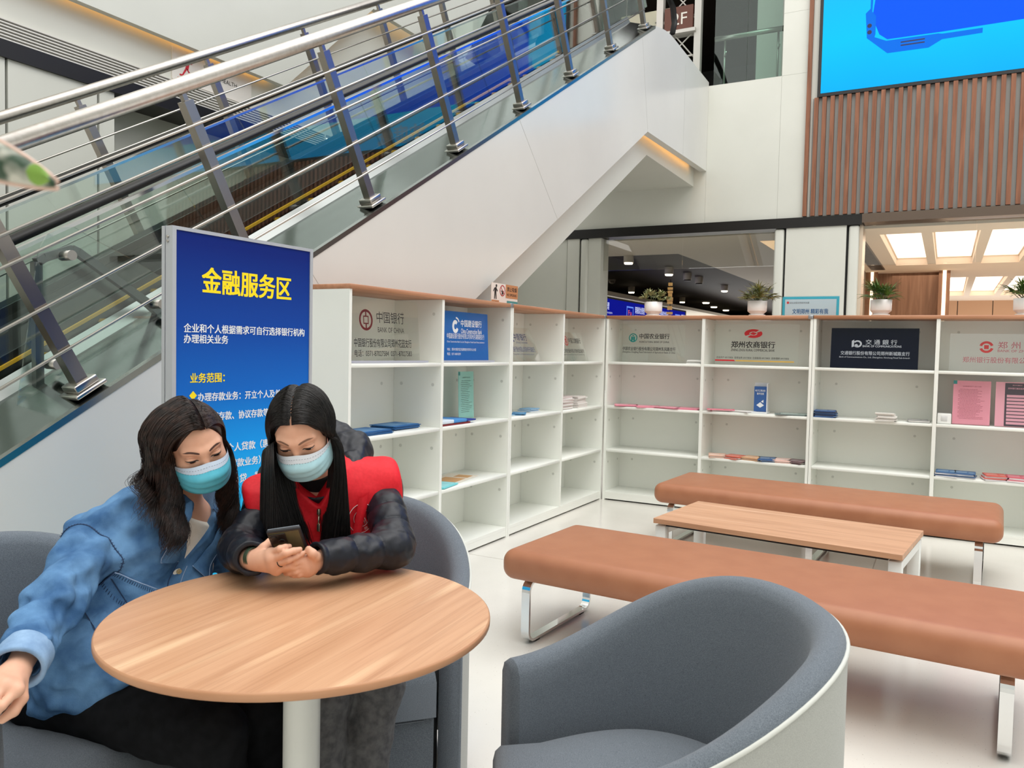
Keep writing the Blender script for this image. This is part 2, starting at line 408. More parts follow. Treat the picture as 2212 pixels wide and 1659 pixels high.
# downlights of the left hall
lamp_on = mat('downlight_lens', (255, 240, 214), 0.5, emit=7.0); lamp_can = mat('downlight_can', (205, 200, 190), 0.5)
spots = [((-4.865, 13.09), 'downlight can seen through the glass transom, nearest the left pier'), ((-4.831, 15.26), 'downlight can just below the transom glass edge'), ((-4.814, 16.47), 'unlit grey downlight can in the dark ceiling'), ((-4.817, 17.36), 'lit downlight can right of the unlit one'),
         ((-4.805, 19.59), 'lit downlight can above the rightmost dark ceiling area beside the cream soffit'), ((-7.143, 17.26), 'downlight can right beside the left pier'), ((-7.155, 19.52), 'downlight can above the palm with pale leaves'), ((-7.028, 23.58), 'small far downlight left of the white round lamp')]
first = None
for (px, py), lb in spots:
    p = Vector((px, py, RZ + .02))
    if first is None:
        t = thing('downlight', p, lb, 'ceiling light', 'surface downlights in the dark hall ceiling')
        mb = MB(); mb.lathe([(0.085, 0), (0.085, -.14), (0.078, -.14), (0.078, -.125)], n=20); mb.lathe([(0, 0), (.085, 0)], n=20); put('can', mb, lamp_can, t, world=False)
        mb = MB(); mb.lathe([(0.0, -.165), (0.066, -.165), (.072, -.155), (0.072, -.126)], n=20); put('lens', mb, lamp_on, t, world=False); first = t
    else:
        t = copy_tree(first); t.location = p; t['label'] = lb
        if 'unlit' in lb:
            for ch in [o for o in bpy.data.objects if o.parent == t and o.name.startswith('lens')]:
                ch.data = ch.data.copy(); ch.data.materials[0] = mat('lens_off', (60, 55, 50), .5)
for (px, py), lb in (((-7.005, 26.16), 'flush white round lamp far back in the hall ceiling'), ((-7.356, 28.55), 'tiny lit lamp far back below the white round lamp'), ((-7.454, 30.72), 'tiny lit lamp farthest right in the hall')):
    p = Vector((px, py, RZ + .02))
    mb = MB(); mb.lathe([(0, -.03), (.10, -.03), (.11, 0)], c=p, n=20); tag(put('downlight', mb, lamp_on), lb, 'ceiling light', 'flush lamps far back in the hall')
p = Vector((-6.863, 17.41, RZ + .02))
t = thing('security_camera', p, 'grey dome camera on the dark hall ceiling beside the left pier', 'camera')
mb = MB(); mb.lathe([(0, 0), (.09, 0), (.09, -.04)], n=18); put('base', mb, lamp_can, t, world=False)
mb = MB(); mb.lathe([(.075, -.04), (.07, -.075), (.045, -.1), (0, -.11)], n=18); put('dome', mb, mat('dome_grey', (120, 115, 108), .2), t, world=False)
# golden lamp column at the far end
p = Vector((-5.607, 17.86, RZ))
t = thing('pendant_light', (p.x, p.y, 0), 'stack of small golden glowing glass tiles hanging far back in the dark hall', 'pendant')
mb = MB()
zz = 2.9
while zz > 1.75:
    h = R_.uniform(.05, .11); w = R_.uniform(.04, .075)
    mb.box((p.x - w, p.y - .03, zz - h), (p.x + w * .8, p.y + .03, zz)); zz -= h + R_.uniform(.008, .05)
put('tiles', mb, mat('gold_glow', (214, 168, 104), .4, emit=0.45), t)
mb = MB(); mb.cyl((p.x, p.y, 1.7), (p.x, p.y, RZ + .02), .008, n=6); put('cord', mb, black, t)
mb = MB(); mb.box((p.x - .08, p.y - .05, 1.32), (p.x + .06, p.y + .05, 1.56)); put('lamp', mb, mat('strip_white2', (255, 236, 205), .5, emit=3.0), t)

# ---- outer walls that close the atrium behind and beside the photographer (open to the glazed roof)
mb = MB(); mb.box((-7.2, -7.2, 0), (9.2, -7.0, 9.0)); struct('wall_front', mb, mat('front_wall_paint', (198, 200, 196), .6))
mb = MB(); mb.box((9.0, -7.0, 0), (9.2, 22.0, 9.0)); struct('wall_right', mb, MATS['front_wall_paint'])

# ---- left wall beyond the escalator
XL = -5.6
mb = MB(); mb.cur = 1
mb.box((XL - .06, -7.0, 0), (XL - .04, 3.94, 3.17)); mb.cur = 0
for y0, y1 in ((-7, -1.5), (-1.5, .6), (.6, 1.9), (1.9, 3.14), (3.16, 3.80), (3.82, 3.94)): mb.box((XL - .05, y0, 0), (XL, y1, 3.17))
mb.box((XL - .35, 3.90, 0), (XL - .05, 3.94, 3.17)); mb.box((XL - .35, 3.94, 0), (XL - .30, 11.0, 3.17)); 
mb.cur = 2; mb.box((XL - .35, -7, 3.17), (XL + .02, 9.6, 3.285)); mb.cur = 0
mb.box((XL - .10, -7.0, 3.435), (XL - .02, 9.6, 3.78))
mb.prism([(XL - .3, 5.6, 3.70), (XL - .3, 9.6, 3.70), (XL - .3, 9.6, 5.1), (XL - .3, 6.6, 5.1), (XL - .3, 5.6, 4.2)], (.2, 0, 0))
mb.prism([(XL + .10, -7, 3.70), (XL + .10, 5.615, 3.70), (XL + .10, 6.889, 4.885), (XL + .10, 8.67, 4.885), (XL + .10, 9.6, 6.2), (XL + .10, 9.6, 8.5), (XL + .10, -7, 8.5)], (-.06, 0, 0))
struct('wall_left', mb, [white, gap, black])
mb = MB()
mb.box((XL - .01, -7, 3.735), (XL + .03, 5.5, 3.755))
mb.prism([(XL - .02, 5.75, 3.90), (XL - .02, 6.86, 4.93), (XL - .02, 8.6, 4.93), (XL - .02, 8.6, 4.95), (XL - .02, 6.85, 4.95), (XL - .02, 5.74, 3.92)], (.03, 0, 0))
struct('trim_3', mb, warm)
t = thing('air_grille', (XL, 2.8, 3.285), 'long white slatted air grille along the left wall above a black band', 'vent')
mb = MB(); mb.box((XL - .06, -1.0, 3.285), (XL - .04, 6.27, 3.435)); put('backing', mb, gap, t)
mb = MB()
for i in range(7): mb.box((XL - .05, -1.0, 3.289 + i * .0215), (XL + .01, 6.27, 3.298 + i * .0215))
for y in (2.0, 6.25): mb.box((XL - .05, y, 3.285), (XL + .012, y + .02, 3.435))
put('slats', mb, mat('grille_white', (212, 210, 204), .4), t)
# escalator-side notice on the left wall (red figure)
t = thing('safety_sticker', (XL + .04, 4.85, 3.45), 'white sticker with a red running figure on the left wall above the grille', 'sign')
mb = MB(); mb.box((XL - .018, 4.46, 3.44), (XL - .008, 5.30, 3.70)); put('plate', mb, mat('sticker_white', (224, 220, 214), .4), t)
fr = frame((XL - .007, 4.50, 3.455), (0, 1, 0), (0, 0, 1)); mb = MB()
mb.ring(fr, .115, .185, 0, .022, 14); mb.flat([(.075, .155), (.15, .165), (.155, .15), (.085, .135)], fr); mb.flat([(.10, .16), (.13, .16), (.115, .09), (.085, .10)], fr); mb.flat([(.09, .105), (.115, .095), (.15, .06), (.14, .05)], fr); mb.flat([(.085, .10), (.10, .09), (.06, .03), (.03, .03), (.03, .042), (.055, .045)], fr); mb.flat([(.01, .0), (.17, .03), (.17, .04), (.01, .012)], fr)
put('figure', mb, mat('sign_red', (196, 32, 44), .4), t)
mb = MB(); mb.text('OUR HEALTH', fr, .33, .10, h=.035); put('lettering', mb, mat('ink', (28, 26, 26), .5), t)

# ---- second floor seen through the escalator well
mb = MB(); mb.box((-7.2, YW + .3, 4.8), (-2.04, 18, 4.95)); mb.cur = 1; mb.box((-7.2, 18, 4.95), (-2.0, 18.1, 9)); mb.box((-2.04, YW + .3, 4.95), (-1.9, 18, 9)); mb.cur = 2
mb.box((-7.2, YW - .0, 7.6), (-2.04, 18, 7.7)); mb.box((-7.3, 9.6, 4.95), (-7.2, 18, 8)); mb.cur = 3
mb.box((-2.64, 12.2, 4.95), (-2.2, 12.3, 7.6)); mb.box((-6.2, 17.9, 4.95), (-5.4, 18.0, 7.6))
struct('wall_upper_floor', mb, [white, mat('upper_dark', (58, 56, 54), .7), dark_ceil, white])
# ================================================================== escalator and railings
def el(y, off): return y * K30 + off            # height of a line parallel to the incline
YA, YB, YC = -0.2, 8.85, 11.0                    # foot, top knee, landing
D0 = -0.098                                      # cladding top
def incl(X0, X1, y0, y1, off0, off1, mb):        # slab following the incline
    mb.prism([(X0, y0, el(y0, off0)), (X0, y1, el(y1, off0)), (X0, y1, el(y1, off1)), (X0, y0, el(y0, off1))], (X1 - X0, 0, 0))
# front cladding: white satin balustrade wall
XC = -3.0
mb = MB()
top = [(XC, -D0 / K30, 0.0)]
top += [(XC, 8.72, el(8.72, D0))]
for i in range(1, 8):
    a = i / 8; top.append((XC, 8.72 + .62 * a, el(8.72, D0) + .10 * math.sin(a * PI / 2) * 1.0 + (.0 if a < .5 else 0)))
top += [(XC, 9.4, 5.0 if False else el(8.72, D0) + .10), (XC, YC, el(8.72, D0) + .06)]
und = [(XC, YC, 3.80), (XC, 8.56, 3.735), (XC, 2.09, 0.0)]
poly = top + und
mb.prism(poly, (-.09, 0, 0))
struct('wall_escalator', mb, noise_mat('gloss_white_cladding', (205, 205, 201), (211, 211, 207), scale=.8, rough=0.2, spec=0.45))
mb = MB()
for (ya, za), (yb, zb) in (((3.20, el(3.2, D0)), (3.9, 1.05)), ((5.55, el(5.55, D0)), (6.3, 2.43)), ((8.3, el(8.3, D0)), (8.56, 3.74))):
    mb.prism([(XC + .001, ya, za), (XC + .001, ya + .004, za), (XC + .001, yb + .004, zb), (XC + .001, yb, zb)], (-.02, 0, 0))
mb.box((XC - .02, 9.9, 3.78), (XC + .0012, 9.904, 4.9))
struct('trim_4', mb, mat('hairline_joint', (176, 176, 172), .5))
# recessed soffit box under the escalator with a warm cove
XF = -3.17
mb = MB()
z_f = 3.60
mb.prism([(XF, YC, z_f + .3), (XF, YC, z_f), (XF, 9.03, z_f), (XF, 2.82, 0.02), (XF, 2.3, 0.02), (XF, 8.75, 3.9)], (-.05, 0, 0))
mb.prism([(XF - .05, YC, z_f + .01), (XF - .05, 9.03, z_f + .01), (XF - .05, 2.82, .03), (XF - .05, 2.76, .03), (XF - .05, 9.0, z_f + .06), (XF - .05, YC, z_f + .06)], (-1.75, 0, 0))
struct('ceiling_escalator_soffit', mb, white)
mb = MB()
mb.box((XC - .135, 8.66, 3.83), (XC - .105, YC - .25, 3.845))
mb.prism([(XC - .105, 4.2, 1.32), (XC - .105, 8.6, 3.86), (XC - .105, 8.6, 3.875), (XC - .105, 4.2, 1.335)], (-.02, 0, 0))
struct('trim_5', mb, mat('cove_strip', (255, 186, 96), .5, emit=3.2))

ES = thing('escalator', (-3.9, 0.4, 0), 'escalator with glass balustrades and black handrails climbing behind the white cladding', 'escalator')
deck = mat('deck_steel', (150, 152, 150), 0.22, 1.0)
deck_l = mat('deck_aluminium', (150, 154, 152), 0.32, 0.9)
rubber = mat('handrail_rubber', (16, 16, 18), .38, 0, .45)
Y0, Y1 = 0.9, 9.3
for nm_, (xa, xb) in (('near', (-3.00, -3.34)), ('far', (-4.42, -4.80))):
    mb = MB(); s = 1 if nm_ == 'near' else -1
    def slope(Xa, oa, Xb, ob, th=.03):            # strip along the incline, tilted towards the glass
        P = []
        for y in (0.3, 8.72):
            for X, o in ((Xa, oa), (Xb, ob), (Xb, ob - th), (Xa, oa - th)): P.append((X, y, el(y, o)))
        mb.add(P, [(0, 1, 2, 3), (7, 6, 5, 4)] + [(i, i + 4, (i + 1) % 4 + 4, (i + 1) % 4) for i in range(4)], False)
    e = -3.0 if s > 0 else -4.80
    slope(e + .003 * s, D0 + .004, e - .022 * s, D0 + .008); mb.cur = 1
    slope(e - .022 * s, D0 + .006, e - .30 * s, D0 + .095); mb.cur = 2
    slope(e - .30 * s, D0 + .095, e - .338 * s, D0 + .165)
    put('deck', mb, [deck, mat('deck_mirror', (96, 102, 99), .12, 1.0), deck_l], ES)
    xg = -3.345 if s > 0 else -4.415
    for y0, y1 in ((1.62, 3.0), (3.004, 4.36), (4.364, 5.72), (5.724, 7.08), (7.084, 8.44), (8.444, 9.4)):
        mb = MB(); sh = .32
        mb.prism([(xg, y0, el(y0, D0 + .14)), (xg, y1, el(y1, D0 + .14)), (xg, y1 - sh, el(y1 - sh, .555)), (xg, y0 - sh, el(y0 - sh, .555))], (-.010, 0, 0))
        put('glass_panel', mb, glass_mat('balustrade_glass', (0.88, 0.935, 0.915), 1.52, 1.9), ES)
    mb = MB(); pts = [(xg - .005, y, el(y, .60)) for y in (0.4, 3, 6, 8.7)] + [(xg - .005, 9.1, el(8.7, .60) + .17), (xg - .005, 9.6, el(8.7, .60) + .28), (xg - .005, 10.2, el(8.7, .60) + .28), (xg - .005, 10.42, el(8.7, .60) + .22), (xg - .005, 10.5, el(8.7, .60) + .05), (xg - .005, 10.42, el(8.7, .60) - .12)]
    mb.tube(pts, .021, 12, squash=1.9); put('handrail', mb, rubber, ES)
    mb = MB(); incl(xg - .02, xg + .01, 0.4, 8.7, .545, .562, mb); put('rail_channel', mb, mat('polished_alu', (225, 226, 228), .15, 1.0), ES)
    # inner skirt, with brush line
    xi = -3.46 if s > 0 else -4.30
    mb = MB(); incl(xi, xi - .012 * s, YA, 9.0, -.62, -.17, mb); mb.cur = 1; incl(xi, xg, YA, 9.0, -.17, -.155, mb); mb.cur = 2; incl(xi - .03 * s, xi, YA, 9.0, -.26, -.235, mb)
    put('skirt', mb, [mat('skirt_black', (40, 40, 42), .3, .6), deck_l, rubber], ES)
    if s < 0:
        mb = MB(); incl(xi + .002, xi + .03, YA, 8.9, -.232, -.212, mb); put('safety_line', mb, mat('safety_yellow', (212, 164, 30), .5), ES)
        mb = MB(); incl(-4.42, -4.30, YA, 9.0, -.155, -.05, mb); put('inner_panel', mb, deck_l, ES)
stepm = mat('step_black', (26, 26, 28), .55, .3); yel = MATS['safety_yellow']
run, rise = .3385, .1954
for i in range(26):
    y = 0.55 + run * i; z = el(y, -.262) 
    if y > 9.0: break
    mb = MB()
    mb.box((-4.29, y, z - .035), (-3.47, y + run + .02, z)); mb.box((-4.29, y, z - rise - .02), (-3.47, y + .02, z))
    for k in range(40): mb.box((-4.29 + .0205 * k, y - .006, z - rise), (-4.281 + .0205 * k, y, z - .004))
    mb.cur = 1; mb.box((-4.285, y - .008, z - .016), (-4.225, y + .02, z + .003))
    put('step', mb, [stepm, yel], ES)
mb = MB(); mb.box((-4.8, 9.0, 4.85), (-3.12, 11.3, 4.93)); put('landing_plate', mb, MATS['brushed_steel'], ES)
mb = MB(); incl(-4.80, -4.84, YA, 9.3, -2.2, D0 + .004, mb); put('outer_cladding', mb, white, ES)

# steel railings along both decks
def railing(name, X, offs, ys, label, rp):
    t = thing(name, (X, 1.0, 0), label, 'railing')
    th = math.radians(30); up = V((0, -math.sin(th), math.cos(th))); L = .91
    post_mb = None
    for i, y in enumerate(ys):
        b = V((X, y, el(y, offs)))
        mb = MB()
        M = Matrix.Translation(b) @ Matrix.Rotation(th, 4, 'X')
        mb.box((-.023, -.027, .03), (.023, .027, L - .03), M); mb.box((-.012, -.012, L - .03), (.012, .012, L + .01), M)
        p = put('post', mb, steel_dk, t)
        mb = MB(); mb.rbox((-.06, -.075, .0), (.06, .075, .018), .006, 2, M); mb.rbox((-.045, -.055, .018), (.045, .055, .05), .006, 2, M)
        q = put('base_plate', mb, steel, p, world=False)
        I = wmat(t).inverted(); 
        for vv in q.data.vertices: vv.co = I @ vv.co
    e0 = V((X, ys[0], el(ys[0], offs))) + up * (L + .035); e1 = V((X, ys[-1], el(ys[-1], offs))) + up * (L + .035)
    d = (e1 - e0).normalized()
    mb = MB(); mb.tube([e0 - d * .5, e1 + d * .35], rp, 20); put('handrail', mb, noise_mat('rail_steel', (196, 190, 184), (206, 201, 196), scale=40, rough=.30, metal=1.0, stretch=(1, 1, 1)), t)
    for f in (.147, .262, .375, .59, .79):
        c0 = V((X + .034, ys[0], el(ys[0], offs))) + up * L * (1 - f); c1 = V((X + .034, ys[-1], el(ys[-1], offs))) + up * L * (1 - f)
        mb = MB(); mb.tube([c0 - d * .5, c1], .0065, 8); put('rod', mb, steel, t)
    return t
railing('escalator_railing', -3.075, D0 + .022, [1.09, 2.03, 2.955, 3.86, 4.79, 5.74, 6.67, 7.605, 8.56], 'steel handrail railing on the front white cladding, nearest the photographer', .037)
railing('escalator_railing', -4.72, D0 + .03, [1.6 + .965 * i for i in range(8)], 'second steel handrail railing beyond the escalator steps, towards the left wall', .034)

# glass guard plate between railing and steps
XG = -3.22
t = thing('guard_panel', (XG, 2.2, 1.0), 'small clear glass guard plate on a grey bent steel frame inside the near railing', 'guard')
out = [(1.843, 1.017), (1.888, 1.323), (1.919, 1.557), (1.934, 1.658), (1.97, 1.726), (2.022, 1.76), (2.082, 1.772), (2.185, 1.728), (2.34, 1.674), (2.524, 1.595), (2.565, 1.386), (2.46, 1.296), (2.163, 1.172), (1.886, .963)]
mb = MB(); mb.prism([V((XG, y, z)) for y, z in out], (-.008, 0, 0)); put('glass_plate', mb, MATS['balustrade_glass'], t)
mb = MB()
path = [(1.957, 1.056), (1.95, 1.613), (1.982, 1.635), (2.097, 1.683), (2.126, 1.673), (2.463, 1.48), (2.563, 1.407)]
for i in range(len(path) - 1):
    a, b = V((XG - .03, *path[i])), V((XG - .03, *path[i + 1])); dn = (b - a).normalized(); w = V((1, 0, 0)).cross(dn) * .017
    mb.prism([a + w, a - w, b - w, b + w], (-.03, 0, 0))
put('frame', mb, mat('guard_steel', (120, 122, 122), .35, .9), t)
for y, z in ((2.055, 1.65), (2.486, 1.475), (1.993, 1.199)):
    p = V((XG + .01, y, z)); mb = MB(); mb.cyl(p + V((.02, 0, 0)), p - V((.05, 0, 0)), .021, n=20); put('knob', mb, steel, t)

# glass balustrade, rail and stays at the upper floor opening
t = thing('balcony_railing', (-2.5, YW + .12, 4.95), 'glass balustrade with a steel rail at the upper floor opening above the white wall', 'railing')
for x0, x1 in ((-2.96, -2.52), (-2.515, -2.07)):
    mb = MB(); mb.box((x0, YW + .08, 4.90), (x1, YW + .092, 6.7)); put('glass_panel', mb, glass_mat('green_glass', (0.68, 0.80, 0.75), 1.5, 1.0), t)
mb = MB(); mb.tube([(-3.0, YW + .25, 5.66), (-2.05, YW + .25, 5.66)], .035, 12); put('handrail', mb, steel, t)
for x in (-2.86, -2.15): mb = MB(); mb.cyl((x, YW + .25, 4.92), (x, YW + .25, 5.64), .014, n=8); mb.tube([(x, YW + .25, 5.4), (x + .05, YW + .12, 5.42)], .01, 6); put('post', mb, steel, t)
# white steel truss column and floor mark
t = thing('truss_column', (-3.35, YW + .8, 4.95), 'white steel lattice column with cross wires beside the upper floor opening', 'column')
for x in (-3.98, -3.40): mb = MB(); mb.box((x - .05, YW + .75, 4.9), (x + .05, YW + .85, 7.6)); put('upright', mb, mat('truss_white', (205, 200, 194), .45), t)
mb = MB()
for z in (5.35, 5.7, 6.05, 6.25): mb.cyl((-3.98, YW + .8, z), (-3.40, YW + .8, z), .014, n=6)
for z in (5.0, 5.6, 6.2): mb.cyl((-3.98, YW + .8, z + .7), (-3.40, YW + .8, z), .010, n=6); mb.cyl((-3.98, YW + .8, z), (-3.40, YW + .8, z + .5), .010, n=6)
put('cross_wires', mb, MATS['truss_white'], t)
mb = MB(); mb.box((-3.95, YW + .70, 6.02), (-3.42, YW + .9, 6.07)); mb.box((-3.90, YW + .72, 5.3), (-3.83, YW + .8, 6.02)); put('ledge', mb, MATS['truss_white'], t)
t = thing('floor_sign', (-3.66, YW + .8, 6.075), 'brown box sign with the white floor number on the lattice column ledge', 'sign')
mb = MB(); mb.box((-3.90, YW + .74, 6.075), (-3.47, YW + .9, 6.42)); put('box', mb, mat('sign_brown', (96, 52, 38), .5), t)
mb = MB(); mb.text('2F', frame((-3.90, YW + .735, 6.075), (1, 0, 0), (0, 0, 1)), .12, .08, h=.17); put('lettering', mb, mat('sign_white', (226, 220, 210), .5), t)
# ================================================================== bookcases
lam = noise_mat('white_laminate', (236, 238, 232), (238, 240, 234), scale=2, rough=.32, spec=.4)
lam_edge = mat('white_edge', (238, 238, 234), .35)
top_wood = wood_mat('case_top_wood', (190, 138, 106), (166, 116, 84), (206, 158, 124), axis='X', rough=.42)
SD, SW, SH = .36, 1.70, 1.612
Z1, Z2_, Z3 = 1.19, .80, .42              # shelf undersides
SHZ = (1.19, .805, .425)
def bookcase(loc, rz, label, ncol=2):
    # local frame: x along the front, front at y=0, back at y=+SD
    t = thing('bookcase', loc, label, 'bookcase', 'white open bookcases', rz)
    W = SW; T = .018
    mb = MB(); mb.rbox((0, -.008, SH - .026), (W, SD, SH), .003, 1); put('top', mb, top_wood, t, world=False)
    for a in (0, W - .02): mb = MB(); mb.box((a, 0, 0), (a + .02, SD - .01, SH - .026)); put('side_panel', mb, lam, t, world=False)
    mb = MB(); mb.box((.0201, SD - .012, .05), (W - .0201, SD, SH - .027)); 
    mb.cur = 1
    put('back_panel', mb, [lam, lam_edge], t, world=False)
    mb = MB(); mb.box((W / 2 - .0125, .001, .075), (W / 2 + .0125, SD - .013, SH - .027)); put('divider', mb, lam, t, world=False)
    for c in (0, 1):
        xa = .0205 + c * (W / 2 - .008); xb = xa + W / 2 - .033
        for z in SHZ:
            mb = MB(); mb.rbox((xa, .004, z), (xb, SD - .013, z + .022), .002, 1); put('shelf', mb, lam, t, world=False)
        # round cover caps on the back panel and the sides
        mb = MB()
        for zc in (1.50, 1.08, .70, .33):
            for xx in (xa + .12, xb - .12): mb.cyl((xx, SD - .0125, zc), (xx, SD - .0135, zc), .010, n=10)
            for yy in (.06, SD - .07):
                mb.cyl((xb - .0008, yy, zc), (xb - .0018, yy, zc), .010, n=10); mb.cyl((xa + .0008, yy, zc), (xa + .0018, yy, zc), .010, n=10)
        put('cover_caps', mb, mat('cap_grey', (206, 208, 202), .5), t, world=False)
    mb = MB(); mb.box((.0205, .004, .055), (W - .0205, SD - .013, .075)); put('bottom_shelf', mb, lam, t, world=False)
    mb = MB(); mb.box((.0205, .004, .012), (W - .0205, .02, .0545)); put('plinth', mb, lam, t, world=False)
    mb = MB(); mb.rbox((W - .036, -.011, SH - .028), (W, .03, SH + .002), .002, 1)
    put('joint_clip', mb, mat('clip_grey', (150, 152, 156), .3, .6), t, world=False)
    return t
XS, YS = -2.626, 6.537
# left run: front faces +X; local x runs along -Y ... use rz so that local +x = world +Y and local +y = world -X
LBL = ['white open bookcase nearest the blue notice board, with a wood top', 'white open bookcase in the corner, its back to the escalator cladding']
for i in range(2):
    bookcase((XS, 3.131 + 1.703 * i, 0), PI / 2, LBL[i])
LBR = ['white open bookcase on the rear run beside the corner, behind the far bench', 'white open bookcase on the rear run holding the navy bank plate', 'white open bookcase at the far end of the rear run, beyond the pink sheets']
for i in range(3):
    bookcase((XS + .012 + 1.703 * i, YS, 0), 0.0, LBR[i])
# black gap under the rear run
mb = MB(); mb.box((XS + .02, YS + .03, 0), (2.5, YS + .05, .012)); mb.box((XS - .05, 3.16, 0), (XS - .03, 6.5, .012)); struct('trim_6', mb, gap)

# shelf frames: origin at the cell's left front corner, right along the shelf, y into the shelf
def LF(s): return V((XS, 3.131 + s, 0))            # left run, s metres from the near end
def lrun(s, d, z): return V((XS - d, 3.131 + s, z))
def rrun(s, d, z): return V((XS + .012 + s, YS + d, z))
ST = .0225                                        # shelf thickness: things stand at shelf z + ST
# ---- bank plates: thin acrylic plates standing on the top shelves
acr = glass_mat('acrylic_sheet', (0.965, 0.975, 0.965), 1.49, 1.0)
ink = mat('ink', (28, 26, 26), .5)
def plate(run, s, d, w, h, tilt, label, base_mat, draw, thick=.008, z=None):
    """plate standing on the top shelf; draw(mb_dict, frame, w, h)"""
    z = SHZ[0] + ST if z is None else z
    p = run(s, d, z); r = V((0, 1, 0)) if run is lrun else V((1, 0, 0)); n = V((1, 0, 0)) if run is lrun else V((0, -1, 0))
    a = math.radians(tilt); u = V((0, 0, 1)) * math.cos(a) - n * math.sin(a)
    t = thing('bank_plate', p, label, 'sign', 'bank plates on the top shelves')
    nn = r.cross(u)
    if nn.dot(n) < 0: nn = -nn
    mb = MB(); o = p + V((0, 0, .002))
    mb.prism([o, o + r * w, o + r * w + u * h, o + u * h], -nn * thick); put('sheet', mb, base_mat, t)
    parts = draw(frame(o, r, u), w, h)
    for nm, (b, m) in parts.items(): put(nm, b, m, t)
    return t
def stand(run, s, d, w, t=None, depth=.07):
    pass
red_dk = mat('logo_maroon', (96, 12, 16), .45)
def d_boc(fr, w, h):
    L = MB(); T = MB(); cx, cz = .165, .225
    def bar(a, b, c, d): L.flat([(a, b), (c, b), (c, d), (a, d)], fr)
    L.ring(fr, cx, cz, .043, .056, 36)
    L.ring(fr, cx, cz, .022, .031, 4, a0=PI / 4, a1=PI / 4 + 2 * PI)
    bar(cx - .005, cz + .018, cx + .005, cz + .046); bar(cx - .005, cz - .046, cx + .005, cz - .018)
    T.text('中国银行', fr, .255, cz - .012, h=.062, w=.245); T.text('BANK OF CHINA', fr, .262, cz - .062, h=.028, w=.235)
    T.text('中国银行股份有限公司郑州花园支行', fr, .062, .082, h=.046, w=.50, bold=.014); T.text('电话：0371-87027584  0371-87027583', fr, .062, .032, h=.036, w=.50, bold=.008)
    return {'emblem': (L, red_dk), 'lettering': (T, ink)}
plate(lrun, .040, .045, .64, .345, 4, 'clear bank plate with maroon ring emblem and two phone numbers, nearest the notice board', acr, d_boc)
ccb_blue = mat('plate_blue', (0, 96, 178), .16, 0, .5, coat=.4); wl = mat('print_white', (232, 236, 238), .5)
def d_ccb(fr, w, h):
    L = MB(); cx, cz = .150, .70 * h
    L.ring(fr, cx, cz, .017, .041, 26, a0=.75, a1=2 * PI - .35, sx=.85); L.ring(fr, cx + .010, cz + .010, .040, .050, 10, a0=.45, a1=1.6, sx=.85)
    T = MB(); T.text('中国建设银行', fr, .215, cz + .002, h=.044, w=.255, bold=.014); T.text('China Construction Bank', fr, .215, cz - .040, h=.030, w=.255, bold=.006)
    T.text('中国建设银行股份有限公司郑州月湖南路支行', fr, .05, .145, h=.034, w=w - .10); T.text('China Construction Bank Co.,Ltd. Zhengzhou Yuehu South Road sub-branch', fr, .05, .118, h=.014, w=w - .10)
    T.text('地址：郑州市惠济区月湖南路东四环办公大楼', fr, .05, .070, h=.018, w=w * .62); T.text('电话：0371-86018291', fr, .05, .042, h=.018, w=w * .28)
    return {'emblem': (L, wl), 'lettering': (T, wl)}
plate(lrun, .935, .055, .55, .315, 3, 'glossy blue bank plate with white lettering in the second compartment from the notice board', ccb_blue, d_ccb)
blue_ink = mat('ink_blue', (34, 44, 100), .5)
def d_zyb(fr, w, h):
    T = MB(); T.text('中原银行', fr, .13, .165, h=.055, w=.20, bold=.012); T.text('ZHONGYUAN BANK', fr, .14, .142, h=.014, w=.18)
    T.text('中原银行股份有限公司郑州开元路支行', fr, .02, .075, h=.042, w=w - .06, bold=.006); T.text('Zhongyuan Bank Co., Ltd. Zhengzhou Kaiyuan Road Sub-branch', fr, .04, .05, h=.014, w=w - .12)
    L = MB(); L.flat([(.07, .155), (.095, .155), (.10, .225)], fr); L.flat([(.102, .155), (.124, .155), (.106, .20)], fr)
    return {'lettering': (T, blue_ink), 'emblem': (L, blue_ink)}
plate(lrun, 1.80, .035, .44, .27, 24, 'leaning clear bank plate with dark blue lettering in the third compartment from the notice board', acr, d_zyb)
def d_icbc(fr, w, h):
    L = MB(); L.ring(fr, .16, .175, .034, .042, 24); L.ring(fr, .16, .175, .014, .022, 4, a0=PI / 4, a1=PI / 4 + 2 * PI); L.flat([(.156, .145), (.164, .145), (.164, .205), (.156, .205)], fr)
    T = MB(); T.text('中国工商银行', fr, .215, .155, h=.045, w=.24, bold=.01); T.text('中国工商银行股份有限公司郑州花园北路支行', fr, .03, .072, h=.034, w=w - .07, bold=.01)
    T.text('Zhengzhou Huayuan North Road Branch Industrial and Commercial Bank of China', fr, .04, .05, h=.013, w=w - .09)
    return {'emblem': (L, mat('logo_red', (190, 36, 36), .45)), 'lettering': (T, ink)}
plate(lrun, 2.64, .045, .52, .25, 18, 'leaning clear bank plate with red round emblem in the corner bookcase', acr, d_icbc)
teal = mat('logo_teal', (0, 134, 128), .45)
